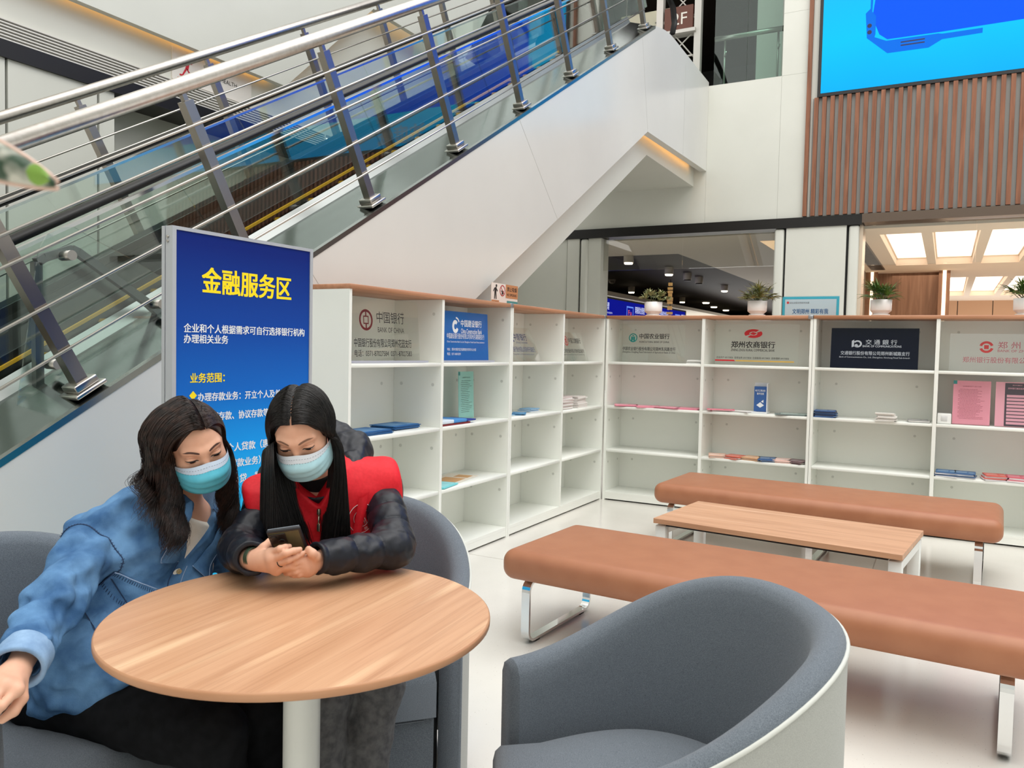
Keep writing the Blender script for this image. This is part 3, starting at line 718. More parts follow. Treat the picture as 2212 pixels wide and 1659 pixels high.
def d_abc(fr, w, h):
    L = MB(); cx, cz = .135, .212
    L.ring(fr, cx, cz, .030, .039, 30)
    for sg in (-1, 1):
        q = [(cx + sg * .004, cz - .032), (cx + sg * .018, cz - .026), (cx + sg * .018, cz + .016), (cx + sg * .004, cz + .004)]; L.flat(q if sg > 0 else q[::-1], fr)
    for k in range(3): L.flat([(cx - .014, cz - .010 + .014 * k), (cx, cz - .018 + .014 * k), (cx + .014, cz - .010 + .014 * k), (cx, cz - .005 + .014 * k)], fr, .001)
    T = MB(); T.text('中国农业银行', fr, .192, cz - .008, h=.046, w=.27, bold=.018); T.text('AGRICULTURAL BANK OF CHINA', fr, .192, cz - .042, h=.015, w=.27, bold=.012)
    T.text('中国农业银行股份有限公司郑州东风路支行', fr, .045, .100, h=.033, w=.475, bold=.018); T.text('Zhengzhou Dongfeng Road Sub-branch of Agricultural Bank of China', fr, .045, .075, h=.020, w=.475, bold=.010)
    return {'emblem': (L, teal), 'lettering': (T, ink)}
plate(rrun, .055, .13, .60, .335, 6, 'clear bank plate with teal round wheat emblem in the rear run beside the corner', acr, d_abc)
lred = mat('logo_bright_red', (204, 24, 34), .45)
def d_zrcb(fr, w, h):
    L = MB(); cx, cz = .322, .258
    L.ring(fr, cx, cz, .016, .036, 26, a0=.9, a1=PI + .9 - .35, sx=2.0); L.ring(fr, cx, cz, .016, .036, 26, a0=PI + .9, a1=2 * PI + .9 - .35, sx=2.0)
    L.flat([(cx - .03, cz - .002), (cx - .004, cz + .013), (cx + .03, cz + .002), (cx + .004, cz - .013)], fr)
    L.flat([(.02, .028), (.185, .028), (.175, .040), (.02, .040)], fr)
    T = MB(); T.text('郑州农商银行', fr, cx, .14, h=.054, w=.35, bold=.024, align='C'); T.text('ZHENG ZHOU RURAL COMMERCIAL BANK', fr, cx, .112, h=.02, w=.35, bold=.014, align='C')
    T.text('企业开户 69173826  信贷业务 69173830  社保医保 69173825  自助理财 69173825', fr, .03, .050, h=.017, w=.58, bold=.01)
    Y = MB(); Y.flat([(.19, .028), (w - .03, .028), (w - .03, .038), (.185, .038)], fr)
    return {'emblem': (L, lred), 'lettering': (T, ink), 'underline': (Y, mat('line_ochre', (214, 172, 70), .5))}
plate(rrun, .895, .15, .68, .335, 4, 'clear bank plate with red oval emblem and red-yellow underline on the rear run', acr, d_zrcb)
navy = mat('plate_navy', (11, 18, 34), .10, 0, .22)
def d_bcm(fr, w, h):
    L = MB(); cx, cz = .180, .185
    L.ring(fr, cx + .008, cz, .016, .027, 20, a0=-2.4, a1=2.6, sx=1.15); L.flat([(cx - .032, cz - .027), (cx - .016, cz - .020), (cx - .016, cz + .032), (cx - .032, cz + .022)], fr); L.ring(fr, cx, cz - .013, 0, .012, 12)
    T = MB(); T.text('交 通 銀 行', fr, .245, cz - .004, h=.038, w=.215, bold=.006); T.text('BANK OF COMMUNICATIONS', fr, .225, cz - .024, h=.015, w=.265, bold=.014)
    T.text('交通银行股份有限公司郑州新城路支行', fr, .072, .100, h=.030, w=.475, bold=.006); T.text('Bank of Communications Co., Ltd. Zhengzhou Xincheng Road Sub-branch', fr, .064, .075, h=.015, w=.485)
    return {'emblem': (L, mat('print_silver', (178, 186, 196), .4)), 'lettering': (T, MATS['print_silver'])}
plate(rrun, 1.825, .06, .605, .305, 5, 'navy black glossy bank plate with silver lettering on the rear run', navy, d_bcm, .012)
def d_zzb(fr, w, h):
    L = MB(); cx, cz = .23, .175
    L.ring(fr, cx, cz, .026, .042, 26, a0=.3, a1=2.9, sx=1.05); L.ring(fr, cx, cz, .026, .042, 26, a0=PI + .3, a1=PI + 2.9, sx=1.05); L.ring(fr, cx, cz, .0, .02, 4, a0=PI / 4, a1=PI / 4 + 2 * PI)
    T = MB(); T.text('郑 州 银 行', fr, .30, cz - .01, h=.05, w=.30); T.text('BANK OF ZHENGZHOU', fr, .30, cz - .034, h=.018, w=.30); T.text('郑州银行股份有限公司惠济支行', fr, .085, .062, h=.042, w=.60)
    return {'emblem': (L, mat('logo_brick', (178, 52, 52), .45)), 'lettering': (T, mat('print_red', (160, 70, 84), .5))}
plate(rrun, 2.63, .10, .72, .27, 3, 'clear bank plate with brick red oval emblem above the pink sheets', glass_mat('acrylic_shiny', (0.96, 0.965, 0.96), 1.49, 3.0), d_zzb)
# plate feet (clear strips) in the two nearest compartments
for s0, w, lb in ((.03, .70, 'clear acrylic foot strip under the nearest clear bank plate'), (.885, .62, 'clear acrylic foot strip under the blue bank plate')):
    mb = MB(); a = lrun(s0, .02, SHZ[0] + ST + .001); mb.box(a, a + V((-.034, w, .012))); tag(put('foot_strip', mb, mat('acrylic_grey', (172, 174, 186), .15)), lb, 'plate foot')

# ---- leaflets, sheets and boxes
def paper(name, rgb, rough=.55): return mat(name, rgb, rough)
def leaflets(run, s, d, z, w, dp, n, th, label, cols, jit=.01, rot=0, group=None, cat='leaflets', nm='leaflet_stack'):
    c = run(s, d, z + ST); t = thing(nm, c, label, cat, group)
    for i in range(n):
        mb = MB(); M = Matrix.Translation(c + V((R_.uniform(-jit, jit), R_.uniform(-jit, jit), .001 + i * th * 1.05))) @ Matrix.Rotation(rot + R_.uniform(-.06, .06), 4, 'Z')
        if run is lrun: M = M @ Matrix.Rotation(PI / 2, 4, 'Z')
        mb.box((-w / 2, -dp / 2, 0), (w / 2, dp / 2, th), M)
        col = cols[i % len(cols)]; cc = paper('paper_%d_%d_%d' % col, col)
        put('leaflet', mb, cc, t)
        if i == n - 1:
            mb = MB(); q = .0006
            mb.box((-w * .42, -dp * .38, th), (w * .1, dp * .3, th + q), M); mb.box((w * .18, -dp * .38, th), (w * .42, dp * .1, th + q), M)
            k = (204, 156, 104) if cat == 'newspaper' else tuple(min(255, int(v * .75 + 60)) for v in col); put('print', mb, paper('print_%d_%d_%d' % k, k), t)
    return t
B1, B2, B3 = (44, 108, 168), (24, 78, 132), (120, 170, 208)
leaflets(lrun, .30, .12, SHZ[1], .23, .17, 5, .004, 'stack of blue leaflets on the second shelf beside the black hood', [B1, B2], group='blue leaflet stacks on the nearest bookcase')
leaflets(lrun, .63, .18, SHZ[1], .25, .17, 6, .004, 'flatter stack of blue leaflets deeper on the second shelf, right of the other blue stack', [B2, B1], group='blue leaflet stacks on the nearest bookcase')
# ring binder and red folder
t = thing('ring_binder', lrun(.97, .11, SHZ[1] + ST + .012), 'blue and white ring binder lying on a red folder under the teal sheet', 'binder')
c = lrun(.97, .12, SHZ[1] + ST + .012)
mb = MB(); mb.rbox(c + V((-.10, -.09, 0)), c + V((.10, .05, .022)), .004, 2); put('cover', mb, paper('binder_white', (214, 226, 238)), t)
mb = MB(); mb.rbox(c + V((-.10, .05, 0)), c + V((.10, .20, .020)), .004, 2); put('spine', mb, paper('binder_blue', (70, 140, 206)), t)
mb = MB(); mb.rbox(c + V((-.09, .20, .002)), c + V((.10, .31, .012)), .003, 2); put('pages', mb, paper('binder_navy', (34, 50, 140)), t)
mb = MB(); c = lrun(.87, .02, SHZ[1] + ST + .001); mb.box(c, c + V((-.22, .34, .010))); tag(put('folder', mb, paper('folder_red', (120, 28, 36))), 'dark red folder under the ring binder', 'folder')
def sheet_stand(run, s, d, z, w, h, label, col, bodyname, tilt=10, lines=14, draw=None):
    p = run(s, d, z + ST); r = V((0, 1, 0)) if run is lrun else V((1, 0, 0)); n = V((1, 0, 0)) if run is lrun else V((0, -1, 0))
    a = math.radians(tilt); u = V((0, 0, 1)) * math.cos(a) - n * math.sin(a)
    t = thing('sheet_holder', p, label, 'sheet holder')
    fr = frame(p + V((0, 0, .003)), r, u); o = fr[0]; nn = r.cross(u)
    mb = MB(); mb.prism([o, o + r * w, o + r * w + u * h, o + u * h], -nn * .003); put('sheet', mb, paper(bodyname, col), t)
    mb = MB(); mb.prism([o + nn * .004, o + r * w + nn * .004, o + r * w + u * h + nn * .004, o + u * h + nn * .004], nn * .002); q = p + n * .0
    put('acrylic_front', mb, glass_mat('acrylic_thin', (.97, .97, .97), 1.45, .6), t)
    mb = MB(); mb.prism([p + n * .03, p + n * .03 + r * w, p - n * .08 + r * w, p - n * .08], (0, 0, .002)); put('foot', mb, acr, t)
    if draw: draw(t, fr, w, h)
    else:
        mb = MB()
        for i in range(lines):
            zz = h * .80 - i * h * .70 / lines; x = w * (.14 if i % 3 else .18); x1 = w * R_.uniform(.62, .88)
            while x < x1 - .004:
                q = min(x1, x + R_.uniform(.006, .02)); mb.flat([(x, zz), (q, zz), (q, zz + h * .0075), (x, zz + h * .0075)], fr, .0015); x = q + .0022
        mb.text('金融服务产品介绍', fr, w * .5, h * .86, h=h * .028, w=w * .5, align='C', lift=.0015)
        put('lettering', mb, mat('ink_teal', (58, 96, 92), .5) if bodyname != 'sheet_pink' else mat('ink_rose', (168, 78, 98), .5), t)
        mb = MB(); mb.flat([(.0, h * .92), (w * .10, h * .92), (w * .10, h), (0, h)], fr, .0015); put('corner_mark', mb, mat('mark_teal', (20, 140, 140), .5), t)
    return t
sheet_stand(lrun, 1.36, .20, SHZ[1], .19, .315, 'tall pale teal printed sheet in a clear holder beside the ring binder', (150, 212, 202), 'sheet_teal', 2, 18)
leaflets(lrun, 1.25, .18, SHZ[2], .40, .21, 1, .004, 'large white newspaper with orange prints on the third shelf', [(226, 218, 204)], rot=.15, cat='newspaper', nm='newspaper')
leaflets(lrun, .985, .10, SHZ[2], .21, .16, 3, .003, 'pale cyan sheets beside the newspaper on the third shelf', [(130, 214, 220)], rot=.1)
leaflets(lrun, 1.82, .12, SHZ[1], .16, .12, 2, .004, 'thin white and blue leaflet pile at the near end of the third compartment', [(224, 228, 226), B3], jit=.02)
leaflets(lrun, 2.02, .12, SHZ[1], .17, .10, 3, .004, 'loose blue leaflets in the middle of the third compartment', [(60, 130, 180), (224, 228, 226)], jit=.03, rot=.4)
leaflets(lrun, 2.32, .17, SHZ[1], .15, .10, 4, .006, 'small white blue-edged leaflet stack at the right of the third compartment', [(222, 224, 226), B3], jit=.01)
leaflets(lrun, 2.72, .13, SHZ[1], .22, .19, 12, .008, 'tall stack of pink-edged booklets in the corner bookcase', [(222, 214, 210), (232, 229, 226), (212, 196, 194)], jit=.008)
leaflets(lrun, 3.02, .13, SHZ[1], .18, .19, 12, .0075, 'second tall stack of booklets right of the pink-edged one', [(230, 227, 224), (220, 212, 208)], jit=.008)
mb = MB(); c = lrun(2.565, .03, SHZ[1] + ST + .001); mb.box(c, c + V((-.05, .012, .065))); tag(put('bookend', mb, black), 'small black upright bookend left of the booklet stacks', 'bookend')
leaflets(rrun, .77, .12, SHZ[0], .12, .16, 5, .006, 'small pile of white leaflets beside the plate with the teal emblem', [(228, 228, 224)], jit=.012)
for k, (s, lb) in enumerate(((.16, 'leftmost'), (.38, 'second from the left'), (.56, 'third from the left'), (.72, 'rightmost'))):
    leaflets(rrun, s, .11, SHZ[1], .20, .18, 3, .0035, 'flat pink sheets on the second shelf of the corner bay, ' + lb, [(232, 150, 168), (226, 138, 158)], jit=.02, rot=R_.uniform(-.4, .4), group='pink sheets under the plate with the teal emblem')
leaflets(rrun, 1.02, .10, SHZ[1], .22, .14, 4, .004, 'fanned pink and white leaflets left of the blue leaflet dispenser', [(238, 232, 230), (224, 120, 140)], jit=.03, rot=.3)
leaflets(rrun, 1.16, .10, SHZ[1], .16, .14, 3, .004, 'white leaflets between the fanned pile and the blue dispenser', [(238, 236, 234)], jit=.03, rot=-.3)
leaflets(rrun, 1.545, .10, SHZ[1], .22, .16, 3, .004, 'pale green printed sheets right of the blue dispenser', [(150, 166, 160), (120, 130, 130)], jit=.03, rot=.25)
# leaflet dispenser
t = thing('leaflet_dispenser', rrun(1.30, .16, SHZ[1] + ST), 'upright white leaflet dispenser filled with a blue leaflet', 'dispenser')
c = rrun(1.30, .15, SHZ[1] + ST)
mb = MB(); mb.box(c + V((-.065, -.09, .001)), c + V((.065, .05, .012))); mb.box(c + V((-.055, .02, .012)), c + V((.055, .032, .245))); mb.box(c + V((.05, -.04, .012)), c + V((.056, .02, .24))); put('holder', mb, paper('holder_white', (226, 228, 230), .3), t)
mb = MB(); mb.box(c + V((-.05, -.03, .014)), c + V((.048, .018, .215))); put('leaflet', mb, paper('leaflet_blue', (48, 92, 156)), t)
fr = frame(c + V((-.05, -.031, .014)), (1, 0, 0), (0, 0, 1)); mb = MB(); mb.text('电子汇票业务', fr, .049, .160, h=.017, w=.08, bold=.01, align='C'); mb.text('操作指南', fr, .049, .135, h=.017, w=.055, bold=.01, align='C')
mb.flat([(.02, .05), (.05, .03), (.08, .05), (.05, .075)], fr); mb.flat([(.055, .08), (.075, .07), (.075, .095)], fr); put('print', mb, wl, t)
for k, (s, cc, lb) in enumerate(((.985, (236, 196, 176), 'leftmost, orange'), (1.12, (214, 108, 88), 'second, red printed'), (1.26, (216, 170, 130), 'third, tan'), (1.39, (70, 104, 150), 'fourth, navy'), (1.51, (236, 200, 190), 'fifth, pale pink'), (1.60, (120, 96, 100), 'rightmost, dark'))):
    leaflets(rrun, s, .09, SHZ[2], .14, .16, 4, .0055, 'leaflet pile on the third shelf below the dispenser, ' + lb, [cc, (236, 230, 224), cc], jit=.015, rot=R_.uniform(-.3, .3), group='leaflet piles on the third shelf below the dispenser')
leaflets(rrun, 1.805, .10, SHZ[1], .15, .16, 7, .007, 'stack of navy blue leaflets below the navy plate', [(64, 98, 150), (90, 122, 168), (30, 44, 74)], jit=.01)
leaflets(rrun, 2.235, .03, SHZ[1], .13, .10, 8, .007, 'stack of white leaflets in the middle below the navy plate', [(236, 234, 230), (220, 216, 210)], jit=.01)
leaflets(rrun, 2.455, .10, SHZ[1], .14, .15, 3, .005, 'curled grey leaflets at the right below the navy plate', [(150, 150, 148), (226, 224, 220)], jit=.012)
t = thing('tissue_box', rrun(2.615, .08, SHZ[1] + ST), 'small white box with a paper slot left of the pink sheet', 'box')
c = rrun(2.615, .10, SHZ[1] + ST); mb = MB(); mb.rbox(c + V((-.045, -.05, .001)), c + V((.045, .05, .075)), .006, 2); put('case', mb, paper('box_white', (232, 232, 230), .4), t)
mb = MB(); mb.rbox(c + V((-.022, -.054, .02)), c + V((.02, -.049, .058)), .003, 1); put('slot', mb, paper('slot_grey', (206, 206, 206), .4), t)
sheet_stand(rrun, 2.665, .09, SHZ[1], .235, .315, 'pink printed sheet in a clear holder, left of the one with the dark panel', (236, 152, 170), 'sheet_pink', 6, 22)
def d_dark(t, fr, w, h):
    mb = MB(); x0, x1 = w * .23, w * .83; mb.flat([(x0, h * .01), (x1, h * .01), (x1, h * .98), (x0, h * .98)], fr, .0012); put('dark_panel', mb, mat('panel_slate', (62, 50, 62), .5), t)
    mb = MB()
    for i in range(9):
        zz = h * (.66 - i * .076); mb.flat([(x0 + .012, zz), (x1 - .02, zz), (x1 - .02, zz + h * .055), (x0 + .012, zz + h * .055)], fr, .0018)
    mb.text('郑州银行惠民信用卡', fr, (x0 + x1) / 2, h * .84, h=h * .04, w=w * .46, bold=.01, align='C', lift=.0018); mb.text('郑州银行', fr, (x0 + x1) / 2, h * .92, h=h * .025, w=w * .24, align='C', lift=.0018)
    put('print', mb, mat('print_pink', (228, 164, 180), .5), t)
sheet_stand(rrun, 2.93, .09, SHZ[1], .245, .315, 'pink sheet with a dark text panel at the right edge of the rear run', (240, 170, 186), 'sheet_pink_pale', 6, 10, d_dark)
for k, (s, cc, lb) in enumerate(((2.645, (70, 112, 158), 'navy leaflet bundle, leftmost on the third shelf below the pink sheets'), (2.76, (64, 104, 150), 'flatter navy leaflet bundle beside the leftmost one'), (2.94, (206, 92, 80), 'white leaflet bundle with a red cover on the third shelf'), (3.09, (206, 96, 112), 'crimson leaflet bundle on the third shelf'), (3.22, (230, 160, 180), 'pale pink leaflet bundle at the right edge on the third shelf'))):
    leaflets(rrun, s, .08, SHZ[2], .135, .15, 6, .006, lb, [(224, 222, 226), (110, 130, 160) if k < 2 else (232, 214, 214), cc], jit=.01, rot=R_.uniform(-.15, .15), group='leaflet bundles below the pink sheets')
# ================================================================== furniture
fab_d = noise_mat('chair_fabric_dark', (80, 87, 95), (120, 128, 136), scale=760, rough=.95, bump=.35, detail=3, spec=.1, sheen=.15, lo=.3, hi=.7)
fab_l = noise_mat('chair_fabric_light', (154, 156, 151), (172, 174, 169), scale=760, rough=.95, bump=.2, detail=3, spec=.1, sheen=.1)
oak = wood_mat('oak_top', (198, 154, 120), (184, 138, 104), (216, 178, 142), rot=-0.08, scale=1.1, axis='Y', rough=.36)
oak_edge = noise_mat('oak_edge', (176, 128, 94), (188, 142, 108), scale=6, rough=.4, stretch=(1, 1, 6))
oak2 = wood_mat('bench_table_oak', (204, 158, 124), (184, 138, 106), (214, 172, 140), axis='X', rough=.4, scale=1.0)
# ---- round table
TC = V((-1.1315, 1.2164, 0)); TZ = .755; TR = .3815
t = thing('round_table', TC, 'round oak table on a white column in front of the two seated women', 'table')
mb = MB(); n = 96
prof = [(0, TZ), (TR - .004, TZ), (TR - .001, TZ - .0015)]
mb.lathe([(0, TZ), (TR - .003, TZ)], c=TC, n=n, smooth=False); mb.cur = 1
mb.lathe([(TR - .003, TZ), (TR - .0005, TZ - .002), (TR, TZ - .004), (TR, TZ - .013), (TR - .003, TZ - .016), (TR - .012, TZ - .018), (0, TZ - .018)], c=TC, n=n)
mb.f = [f[::-1] for f in mb.f]
put('table_top', mb, [oak, oak_edge], t)
mb = MB(); mb.lathe([(0.12, TZ - .0185), (.12, TZ - .026), (.037, TZ - .028), (.037, .03)], c=TC, n=32); put('column', mb, mat('table_white', (224, 226, 220), .3), t)
mb = MB(); mb.lathe([(.037, .05), (.06, .03), (.25, .018), (.28, .008), (.28, 0.001), (0, 0.001)], c=TC, n=48); put('foot_plate', mb, MATS['table_white'], t)

# ---- tub chairs
A_, AF_, L_, RB, ZB, ZA, TH = .365, .278, .287, .33, .805, .595, .066
def chair_path():
    P = []
    for i in range(13): f = i / 12; P.append((AF_ + (A_ - AF_) * math.sin(f * PI / 2), L_ - L_ * f))
    for i in range(1, 40):
        q = PI * i / 40; P.append((A_ * math.cos(q), -RB * math.sin(q)))
    for i in range(13): f = 1 - i / 12; P.append((-AF_ - (A_ - AF_) * math.sin(f * PI / 2), L_ * i / 12))
    out = []
    for i, p in enumerate(P):
        a = V((*P[max(i - 1, 0)], 0)); b = V((*P[min(i + 1, len(P) - 1)], 0)); d = (b - a).normalized()
        nrm = V((-d.y, d.x, 0))                      # inward
        if nrm.dot(V((0, .1, 0)) - V((*p, 0))) < 0: nrm = -nrm
        s = min(max((L_ - p[1]) / (L_ + RB), 0), 1); z = ZA + (ZB - ZA) * s * s * (3 - 2 * s)
        out.append((V((*p, 0)), nrm, z, s))
    return out
CP = chair_path()
def make_chair(loc, rz, label):
    t = thing('tub_chair', loc, label, 'chair', 'grey tub chairs round the oak table', rz)
    mb = MB(); mb.grid([[p + n * 0 + V((0, 0, z)) for z in (.03, .2, .4, zr * .8, zr - .012)] for p, n, zr, s in CP]); 
    put('outer_shell', mb, fab_l, t, world=False)
    def sec(p, n, zr, s, g=0.0):
        q = [(0.0 + g, zr - .016 - g), (.006 + g, zr - .003 - g), (.018, zr + .005 - g), (.034, zr + .006 - g), (.052, zr - .002 - g), (TH - .004 - g, zr - .022), (TH - g, zr - .06), (TH + .012 * s - g, zr - .16), (TH + .02 * s - g, .40), (TH + .02 * s - g, .26)]
        return [p + n * a + V((0, 0, z)) for a, z in q]
    mb = MB(); rows = [sec(*c) for c in CP]
    mb.grid(rows)
    for c, sg in ((CP[0], 1), (CP[-1], -1)):
        p, n, zr, s = c
        r0 = [p + V((0, 0, .03))] + sec(p, n, zr, s) + [p + n * TH + V((0, 0, .03))]
        r1 = [p + n * .012 + V((0, .014, .03))] + [q + V((0, .014, 0)) for q in sec(p, n, zr, s, .010)] + [p + n * (TH - .012) + V((0, .014, .03))]
        k = len(r0); o = len(mb.v); fs = [(i, i + 1, k + i + 1, k + i) for i in range(k - 1)] + [tuple(range(k, 2 * k))]
        if sg < 0: fs = [f[::-1] for f in fs]
        mb.add(r0 + r1, fs, True)
    mb.grid([[p + n * TH + V((0, 0, z)) for z in (.26, .03)] for p, n, zr, s in CP if p.y > .0 and p.x > 0]); mb.grid([[p + n * TH + V((0, 0, z)) for z in (.26, .03)] for p, n, zr, s in CP if p.y > .0 and p.x < 0])
    put('inner_shell', mb, fab_d, t, world=False)
    mb = MB(); pts = [p + n * .001 + V((0, 0, zr - .012)) for p, n, zr, s in CP]
    mb.tube(pts, .0042, 6); put('piping', mb, mat('piping_light', (196, 198, 192), .8), t, world=False)
    for sx in (-1, 1):                                # seam down the inside of the back
        pass
    # seat cushion follows the inside outline
    def outline(g, yf): 
        o = [p + n * (TH + .022) for p, n, zr, s in CP if p.y < L_ - .001]
        o = [V((o[0].x - .012, yf, 0))] + o + [V((o[-1].x + .012, yf, 0))]
        k_ = 1 - g / .25
        return [V((q.x * k_, (q.y - .03) * k_ + .03, 0)) for q in o]
    mb = MB(); rows = []
    for g, z in ((.0, .30), (.0, .395), (.004, .418), (.014, .434), (.03, .442), (.09, .450), (.16, .453)):
        rows.append([V((q.x, q.y, z)) for q in outline(g, L_ + .03)])
    k = len(rows[0]); o = len(mb.v)
    fs = [(i * k + j, i * k + (j + 1) % k, (i + 1) * k + (j + 1) % k, (i + 1) * k + j) for i in range(len(rows) - 1) for j in range(k)]
    mb.add([q for r in rows for q in r], fs, True); oc = len(mb.v); mb.add(rows[-1] + [V((0, .03, .4535))], [(j, (j + 1) % k, k) for j in range(k)], True)
    mb.f = [f[::-1] for f in mb.f] if False else mb.f
    put('seat_cushion', mb, fab_d, t, world=False)
    mb = MB(); r = [[V((q.x, q.y, z)) for q in outline(.004, L_ + .022)] for z in (.05, .299)]
    mb.add(r[0] + r[1], [(j, (j + 1) % k, k + (j + 1) % k, k + j) for j in range(k)], False); mb.tube([V((-.165, L_ + .0225, .292)), V((.165, L_ + .0225, .292))], .002, 5)
    put('seat_base', mb, fab_d, t, world=False)
    for x in (-.28, .28):
        for y in (-.18, .22): mb = MB(); mb.cyl((x, y, 0), (x, y, .05), .018, n=12); put('foot', mb, black, t, world=False)
    return t
ch = make_chair((-.470, 1.503, 0), 2.12, 'empty grey tub chair with light outer shell in front of the near bench')
LBC = ['grey tub chair under the woman in the black jacket and red vest', 'grey tub chair under the woman in the denim shirt']
for i, (x, y, a) in enumerate(((-1.545, 1.850, 3.975), (-1.82, 1.03, -1.44))):
    c = copy_tree(ch); c.location = (x, y, 0); c.rotation_euler = (0, 0, a); c['label'] = LBC[i]

# ---- upholstered benches on chrome frames
tan = noise_mat('tan_leather', (160, 104, 74), (166, 110, 79), scale=9, rough=.42, bump=.04, spec=.4, bscale=500)
def make_bench(loc, rz, label):
    t = thing('bench', loc, label, 'bench', 'tan leather benches', rz)
    bl, bd = 2.03, .70
    mb = MB(); mb.rbox((-bl / 2, -bd / 2, .285), (bl / 2, bd / 2, .42), .056, 7)
    o = put('cushion', mb, tan, t, world=False)
    for x in (-.90, 0, .90):
        path = []
        y0, y1, z0, z1, r = -bd / 2 + .05, bd / 2 - .05, .016, .278, .045
        for cy_, cz_, a0 in ((y1 - r, z1 - r, 0), (y0 + r, z1 - r, 90), (y0 + r, z0 + r, 180), (y1 - r, z0 + r, 270)):
            for k in range(7): a = math.radians(a0 + 15 * k); path.append((cy_ + r * math.cos(a), cz_ + r * math.sin(a)))
        n = len(path); mb = MB(); w, th = .020, .006
        rows = []
        for i, (y, z) in enumerate(path):
            y2, z2 = path[(i + 1) % n]; y3, z3 = path[i - 1]; d = V((0, y2 - y3, z2 - z3)).normalized(); nn = V((0, d.z, -d.y))
            b = V((x, y, z)); rows.append([b + V((w, 0, 0)) + nn * th, b + V((-w, 0, 0)) + nn * th, b + V((-w, 0, 0)) - nn * th, b + V((w, 0, 0)) - nn * th, b + V((w, 0, 0)) + nn * th])
        mb.grid(rows, smooth=False, closed_u=True); mb.f = [f[::-1] for f in mb.f]
        fr_ = put('leg_frame', mb, chrome, t, world=False)
        for yy in (y0 + .08, y1 - .08):
            mb = MB(); mb.rbox((x - .018, yy - .02, .0), (x + .018, yy + .02, .012), .002, 1); put('floor_pad', mb, black, fr_, world=False)
    return t
b1 = make_bench((-.668, 3.345, 0), math.radians(-3.4), 'tan leather bench on chrome frames behind the empty tub chair')
b2 = copy_tree(b1); b2.location = (-.685, 5.487, 0); b2.rotation_euler = (0, 0, math.radians(-3.0)); b2['label'] = 'tan leather bench on chrome frames close to the rear bookcases'
# ---- low table between the benches
t = thing('coffee_table', (-.703, 4.325, 0), 'low oak-topped table with white metal legs between the two benches', 'table', None, math.radians(-6.3))
mb = MB(); mb.rbox((-.603, -.315, .395), (.603, .315, .422), .0015, 1, smooth=False); put('table_top', mb, oak2, t, world=False)
wl_leg = mat('leg_white', (226, 228, 224), .35)
for x in (-.57, .57):
    for y in (-.27, .27): mb = MB(); mb.rbox((x - .028, y - .025, 0), (x + .028, y + .025, .382), .002, 1); put('leg', mb, wl_leg, t, world=False)
    mb = MB(); mb.box((x - .025, -.245, .34), (x + .025, .245, .381)); put('rail', mb, wl_leg, t, world=False)
mb = MB(); mb.box((-.54, -.29, .382), (.54, -.24, .394)); mb.box((-.54, .24, .382), (.54, .29, .394)); put('spacer', mb, black, t, world=False)

# ---- notice board
BX, BY0, BY1, BT = -2.30, 1.833, 2.503, 1.692
t = thing('notice_board', (BX, (BY0 + BY1) / 2, 0), 'tall blue notice board with yellow and white Chinese writing behind the two women', 'notice board')
al = mat('board_aluminium', (186, 190, 196), .4, .35)
mb = MB(); mb.box((BX - .012, BY0 + .012, .20), (BX, BY1 - .012, BT - .012))
bp = mat('board_print', (10, 60, 150), .45, 0, .2)
tc = nd(bp, 'ShaderNodeTexCoord'); sp = nd(bp, 'ShaderNodeSeparateXYZ'); mr = nd(bp, 'ShaderNodeMapRange'); rp = nd(bp, 'ShaderNodeValToRGB')
lk(bp, tc.outputs['Object'], sp.inputs[0]); lk(bp, sp.outputs['Z'], mr.inputs[0]); mr.inputs[1].default_value = .2; mr.inputs[2].default_value = 1.69; lk(bp, mr.outputs[0], rp.inputs[0])
e = rp.color_ramp.elements; e[0].position = .30; e[0].color = (*lin((40, 200, 252)), 1); e[1].position = .97; e[1].color = (*lin((4, 34, 118)), 1)
for ps, cc in ((.48, (10, 156, 240)), (.62, (10, 104, 198)), (.78, (10, 68, 160))): q = e.new(ps); q.color = (*lin(cc), 1)
lk(bp, rp.outputs[0], bsdf(bp).inputs['Base Color'])
put('printed_face', mb, bp, t)
mb = MB()
mb.box((BX - .03, BY0 - .004, .0), (BX + .004, BY0 + .012, BT)); mb.box((BX - .03, BY1 - .012, .0), (BX + .004, BY1 + .004, BT)); mb.box((BX - .03, BY0 + .0121, BT - .012), (BX + .004, BY1 - .0121, BT)); mb.box((BX - .03, BY0 + .0121, .18), (BX + .004, BY1 - .0121, .20))
mb.box((BX - .05, BY0 - .004, 0), (BX - .034, BY0 + .012, BT))
put('frame', mb, al, t)
for y in (BY0 + .03, BY1 - .03): mb = MB(); mb.rbox((BX - .22, y - .03, .0), (BX + .2, y + .03, .02), .005, 1); put('foot', mb, al, t)
mb = MB(); 
for z in (1.64, 1.655): mb.cyl((BX - .018, BY0 - .008, z), (BX - .018, BY0 - .003, z), .005, n=8)
put('hinge', mb, steel, t)
fr = frame((BX, 0, 0), (0, 1, 0), (0, 0, 1))
ylw = mat('print_yellow', (255, 226, 0), .5)
mb = MB(); mb.text('金融服务区', fr, 1.955, 1.476, h=.090, w=.431, bold=.028); put('heading', mb, ylw, t); mb = MB(); mb.text('业务范围：', fr, 1.906, 1.160, h=.034, w=.150, bold=.022); put('yellow_lettering', mb, ylw, t); mb = MB()
for yy, zz in ((1.918, 1.108), (1.918, .919)): mb.flat([(yy - .016, zz + .008), (yy, zz - .008), (yy + .016, zz + .008), (yy, zz + .024)], fr)
put('bullet_marks', mb, ylw, t)
hh = .031
